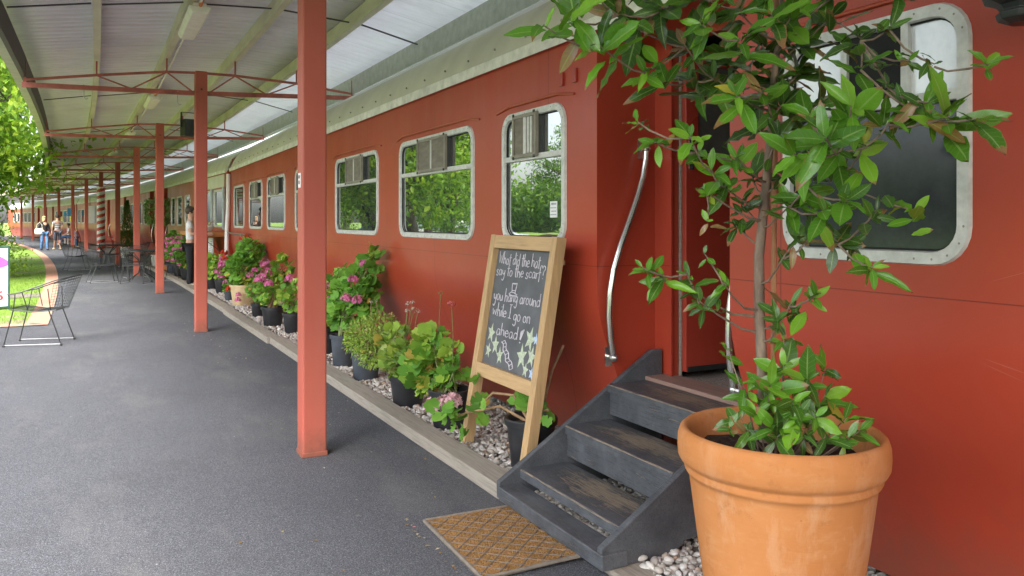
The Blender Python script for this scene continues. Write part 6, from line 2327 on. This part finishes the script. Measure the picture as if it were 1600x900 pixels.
def striped():
    m, nt, N, L, p = newmat('striped_cloth')
    sx = N.new('ShaderNodeSeparateXYZ')
    L.new(coords(nt), sx.inputs[0])
    f = math_(nt, 'LESS_THAN', math_(nt, 'FRACT', math_(nt, 'DIVIDE', sx.outputs[2], .095)), .35)
    L.new(mixc(nt, f, (0.12, 0.13, 0.16), (0.66, 0.66, 0.66)), p.inputs['Base Color'])
    p.inputs['Roughness'].default_value = .9
    return m


M['striped_cloth'] = striped()
person('person in white shirt and black trousers standing at the carriage counter', (1.70, 18.66, 0), R(75), 1.74,
       {'elR': (-.25, -.05, 1.15), 'wrR': (-.2, -.3, 1.15), 'haR': (-.18, -.38, 1.15), 'elL': (.25, -.05, 1.15), 'wrL': (.2, -.3, 1.15), 'haL': (.18, -.38, 1.15)}, 'cloth_white', 'cloth_black', 'hair_dark')
wp = P(37.9, -1.45)
person('blonde woman in long black coat and blue jeans walking on the far platform', (-2.55, 45.4, 0), R(20), 1.66,
       {'knL': (.10, -.1, .5), 'anL': (.1, -.12, .09), 'toL': (.11, -.27, .035), 'anR': (-.1, .14, .1), 'toR': (-.11, 0, .04), 'elR': (-.24, .05, 1.12), 'wrR': (-.16, -.12, 1.02), 'haR': (-.12, -.18, 1.0)},
       'cloth_black', 'denim', 'hair_blonde', True, False, True, 'cloth_black', True, True)
person('man in grey and white striped shirt and dark shorts walking with the blonde woman', (-2.02, 46.1, 0), R(200), 1.74,
       {'anL': (.1, -.12, .09), 'toL': (.11, -.27, .035), 'anR': (-.1, .12, .1), 'toR': (-.11, -.02, .04)}, 'striped_cloth', 'shorts', 'hair_dark', False, True)
hb = thing('handbag', 'cream shoulder bag on the arm of the woman in the black coat', 'bag', (-2.76, 45.30, .80))
mb = MB()
mb.lathe([(0, 0), (.16, 0), (.2, .05), (.19, .2), (.14, .28), (0, .28)], 14)
for i, v in enumerate(mb.v): mb.v[i] = (v[0], v[1] * .5, v[2])
mb.build('body', M['bag_white'], hb)
mb = MB(); mb.tube([(-.13, 0, .25), (-.1, 0, .45), (.02, 0, .58), (.12, 0, .45), (.13, 0, .25)], .01, 6); mb.build('strap', M['bag_white'], hb)
p = P(42.4, .35)
person('small child in lilac top and blue trousers by the far carriage', (p.x, p.y, 0), R(60), 1.05, None, 'lilac', 'denim', 'hair_blonde')
sitp = {'pelvis': (0, 0, .52), 'waist': (0, 0, .66), 'chest': (0, -.02, .86), 'neckb': (0, -.02, 1.02), 'neck': (0, -.03, 1.08), 'head': (0, -.05, 1.145), 'crown': (0, -.045, 1.23),
        'shL': (.165, -.02, .98), 'shR': (-.165, -.02, .98), 'elL': (.22, -.05, .72), 'elR': (-.22, -.05, .72), 'wrL': (.14, -.26, .62), 'wrR': (-.14, -.26, .62), 'haL': (.12, -.33, .6), 'haR': (-.12, -.33, .6),
        'hiL': (.09, -.03, .50), 'hiR': (-.09, -.03, .50), 'knL': (.11, -.43, .48), 'knR': (-.11, -.43, .48), 'anL': (.11, -.42, .09), 'anR': (-.11, -.42, .09), 'toL': (.12, -.56, .035), 'toR': (-.12, -.56, .035)}
p = P(47.3, .5)
person('person in white top sitting on the far bench', (p.x, p.y, 0), R(-80), 1.7, sitp, 'cloth_white', 'denim', 'hair_dark')


# ------------------------------------------------------------------ trees
def make_tree(label, h, cr, nclump, per, leaf, mat, seed, group, trunk_r=.18):
    rs = np.random.default_rng(seed)
    o = thing('leafy_tree', label, 'tree', group=group)
    mb = MB()
    th = h * .30
    fork = Vector((rs.normal(0, .15), rs.normal(0, .15), th))
    mb.tube([(0, 0, -.1), (.04, .02, th * .5), fork], [trunk_r * 1.25, trunk_r, trunk_r * .85], 10)
    tips = []
    nl = 7
    for k in range(nl):
        a = 2 * math.pi * k / nl + rs.uniform(-.3, .3)
        rr = cr * rs.uniform(.45, .8)
        e = Vector((math.cos(a) * rr, math.sin(a) * rr, th + (h - th) * rs.uniform(.3, .85)))
        m_ = fork.lerp(e, .5) + Vector((rs.normal(0, .2), rs.normal(0, .2), .25))
        mb.tube([fork, m_, e], [trunk_r * .55, trunk_r * .33, trunk_r * .12], 7)
        for q in range(3):
            t = e + Vector(tuple(rs.normal(0, cr * .22, 3)))
            mb.tube([m_.lerp(e, rs.uniform(.2, 1)), t], [trunk_r * .15, .012], 5)
            tips.append(np.array(t))
        tips.append(np.array(e))
    mb.build('trunk', M['tree_bark'], o)
    pos = []
    for c in range(nclump):
        if c < len(tips): ctr = tips[c]
        else:
            d = rs.normal(size=3); d /= np.linalg.norm(d)
            ctr = d * np.array([cr, cr, (h - th) * .66]) * rs.uniform(.55, 1.0) + [0, 0, th + (h - th) * .5]
        sd = cr * rs.uniform(.10, .2)
        pos.append(ctr + rs.normal(0, 1, (per, 3)) * [sd, sd, sd * .6])
    pos = np.concatenate(pos)
    pos = pos[pos[:, 2] > th * .33]
    n = len(pos)
    d = rs.normal(size=(n, 3)); d[:, 2] -= .5
    nm = rs.normal(size=(n, 3)) * .6 + [0, 0, .9]
    sz = leaf * rs.uniform(.7, 1.3, n)
    scatter('crown', (np.array([(0, 0, 0), (-.28, .45, .06), (0, 1, -.1), (.28, .45, .06)]), np.array([(0, 1, 2, 3)])), pos, frames(d, nm, sz), mat, o, False)
    return o


tA = make_tree('', 7.0, 2.7, 120, 170, .17, M['tree_leaf'], 3, 'leafy trees left of the platform')
tB = make_tree('', 6.4, 2.6, 52, 150, .16, M['tree_leaf_dark'], 5, 'leafy trees left of the platform', .22)
spots = [(tA, -3.75, 23.6, 1.05, .4, 'bright yellow green tree at the left edge, hanging over the lawn'),
         (tA, -4.6, 30.5, 1.1, 1.9, 'yellow green tree behind the bright one, brushing the canopy edge'),
         (tB, -6.4, 27.2, .8, 5.0, 'dark trunked tree mirrored in the wide window, nearer trunk'),
         (tA, -8.0, 47.0, 1.1, 5.3, 'leafy tree at the far left, level with the walking couple'),
         (tB, -8.0, 33.5, .85, 3.0, 'forked dark tree mirrored in the wide window, by the silver car'),
         (tA, -21.0, 60.0, 1.1, 1.2, 'tall light green tree far behind the parked cars'),
         (tA, -25.0, 71.0, 1.1, 2.6, 'broad tree farthest behind the parked cars'),
         (tB, -30.0, 30.0, .9, 3.6, 'small tree beyond the open lawn, mirrored in the narrow window'),
         (tB, -30.0, 15.0, .9, .2, 'dark tree across the car park, opposite the doorway'),
         (tA, -13.0, 60.0, 1.3, 2.0, 'light green tree at the far bend of the lawn'),
         (tB, -19.0, 68.0, 1.4, 1.0, 'dark green tree far behind the end of the last carriage'),
         (tB, -34.0, 62.0, 1.5, 2.9, 'dark tree farthest away beyond the bend'),
         (tB, -34.0, 46.0, 1.4, 4.0, 'large dark tree at the back of the car park')]
used = set()
for t_, x, y, sc_, rz, lab in spots:
    o = t_ if t_.name not in used else copy_tree(t_)
    used.add(t_.name)
    o.location = (x, y, -.02)
    o.rotation_euler = (0, 0, rz)
    o.scale = (sc_, sc_, sc_)
    o['label'] = lab


# the far wood closing the view beyond the car park
n = 42000
wx = rng.uniform(-1, 1, n) * 4.5
wy = rng.uniform(-60, 130, n)
ht = 5.5 + 1.6 * np.sin(wy * .23) + 1.2 * np.sin(wy * .61 + 1) + .8 * np.sin(wy * 1.7)
wz = ht * rng.uniform(0, 1, n) ** .75 * (1 - .35 * np.abs(wx / 4.5) ** 2)
px_ = -50 + wx + 3 * np.sin(wy * .15) + np.where(wy > 70, -.0 * wy, 0)
nd = rand_dirs(n)
o = scatter('distant_wood', (np.array([(0, 0, 0), (-.35, .45, .08), (0, 1, -.1), (.35, .45, .08)]), np.array([(0, 1, 2, 3)])), np.stack([px_, wy, wz], 1), frames(nd, nd[:, ::-1] * .7 + [0, 0, .8], rng.uniform(.5, 1.0, n)), M['tree_leaf_dark'], None, False)
tag(o, 'distant band of green woodland beyond the car park', 'woodland', kind='stuff')


# low shrubs on the lawn
def make_shrub(label, x, y, h, r, mat):
    o = thing('leafy_shrub', label, 'shrub', (x, y, -.02), 0, 'shrubs on the lawn')
    mb = MB()
    for k in range(14):
        a = random.uniform(0, 6.28); q = random.uniform(.2, .8) * r
        mb.tube([(0, 0, 0), (q * .5 * math.cos(a), q * .5 * math.sin(a), h * .4), (q * math.cos(a), q * math.sin(a), h * random.uniform(.6, .95))], [.015, .01, .004], 5)
    mb.build('stems', M['tree_bark'], o)
    n = 2600
    d = rand_dirs(n); d[:, 2] = np.abs(d[:, 2])
    pos = d * (rng.uniform(.35, 1.05, (n, 1)) ** .5) * [r, r, h] * (1 + .18 * np.sin(d * 9).sum(1, keepdims=True)) + [0, 0, .08]
    scatter('foliage', (np.array([(0, 0, 0), (-.28, .45, .06), (0, 1, -.1), (.28, .45, .06)]), np.array([(0, 1, 2, 3)])), pos, frames(d + rng.normal(0, .6, (n, 3)), d + [0, 0, .6], rng.uniform(.06, .11, n)), mat, o, False)


make_shrub('rounded green shrub on the lawn behind the sandwich board', -2.75, 24.5, 1.9, .8, M['tree_leaf'])
make_shrub('rounded darker shrub farther along the lawn edge, under the trees', -4.6, 36.0, 1.5, .9, M['tree_leaf_dark'])
make_shrub('small pale shrub on the lawn near the far bend', -7.0, 46.0, 1.6, 1.2, M['tree_leaf'])


# ------------------------------------------------------------------ parked cars (seen mirrored in the carriage windows)
def make_car(label, paint):
    o = thing('parked_car', label, 'car', group='parked cars beyond the lawn')
    side = [(-2.1, .35), (-2.15, .62), (-2.0, .85), (-1.35, .93), (-.75, 1.36), (-.35, 1.45), (.6, 1.45), (1.1, 1.32), (1.65, .98), (2.05, .92), (2.12, .6), (2.08, .35)]
    mb = MB()
    n = len(side)
    rings = [(-.86, .93), (-.80, 1.0), (-.62, 1.0), (0, 1.0), (.62, 1.0), (.80, 1.0), (.86, .93)]
    V = []
    for y, k in rings:
        for x, z in side:
            tuck = 1.0 if z < 1.0 else 1 - .28 * (z - 1.0) / .45
            V.append((x * (k if abs(x) > 1.9 else 1), y * tuck, .35 + (z - .35) * (k if z < 1 else 1)))
    F = []
    for i in range(len(rings) - 1):
        for j in range(n):
            j2 = (j + 1) % n
            F.append((i * n + j, i * n + j2, (i + 1) * n + j2, (i + 1) * n + j))
    F += [tuple(range(n)), tuple(range(len(V) - 1, len(V) - n - 1, -1))]
    mb.add(V, F, 0, True)
    mb.build('body', paint, o)
    for sg_ in (-1, 1):
        mb = MB()
        q = [(-1.15, .97), (-.72, 1.30), (-.1, 1.38), (-.1, .97)]
        r_ = [(0, .97), (0, 1.38), (.55, 1.37), (1.0, 1.24), (1.35, .99)]
        for pl in (q, r_):
            mb.add([(x, sg_ * (.865 - .28 * .86 * (z - 1.0) / .45 * (z > 1.0)) + sg_ * .006, z) for x, z in pl], [tuple(range(len(pl)))])
        mb.build('side_window', M['glass'], o)
    mb = MB(); mb.add([(-1.33, -.72, .96), (-1.33, .72, .96), (-.77, .56, 1.365), (-.77, -.56, 1.365)], [(0, 1, 2, 3)]); mb.build('windscreen', M['glass'], o)
    mb = MB(); mb.add([(1.67, -.72, .995), (1.67, .72, .995), (1.13, .56, 1.33), (1.13, -.56, 1.33)], [(0, 1, 2, 3)]); mb.build('rear_window', M['glass'], o)
    for x in (-1.3, 1.3):
        for sg_ in (-1, 1):
            mb = MB(); mb.tube([(x, sg_ * .66, .32), (x, sg_ * .88, .32)], .32, 20); w_ = mb.build('wheel', M['tyre'], o)
            mb = MB(); mb.tube([(x, sg_ * .87, .32), (x, sg_ * .89, .32)], .2, 12); mb.build('rim', M['galv'], w_)
    for sg_ in (-1, 1):
        mb = MB(); mb.ball((-2.02, sg_ * .6, .72), .13, 10, 8, (.5, 1.2, .7)); mb.build('headlight', M['glass_pale'], o)
    return o


for x, y, rz, pm, lab in [(-9.8, 31.5, 28, 'car_silver', 'silver car parked under the trees, mirrored in the wide window'), (-10.5, 36.5, 30, 'car_white', 'white car parked beside the silver one under the trees'), (-10.9, 47.5, 34, 'car_blue', 'dark blue car parked farthest back beyond the white ones'), (-10.8, 42.0, 32, 'car_white', 'white car parked third in the row, before the dark blue one')]:
    c_ = make_car(lab, M[pm])
    c_.location = (x, y, -.02)
    c_.rotation_euler = (0, 0, R(rz))
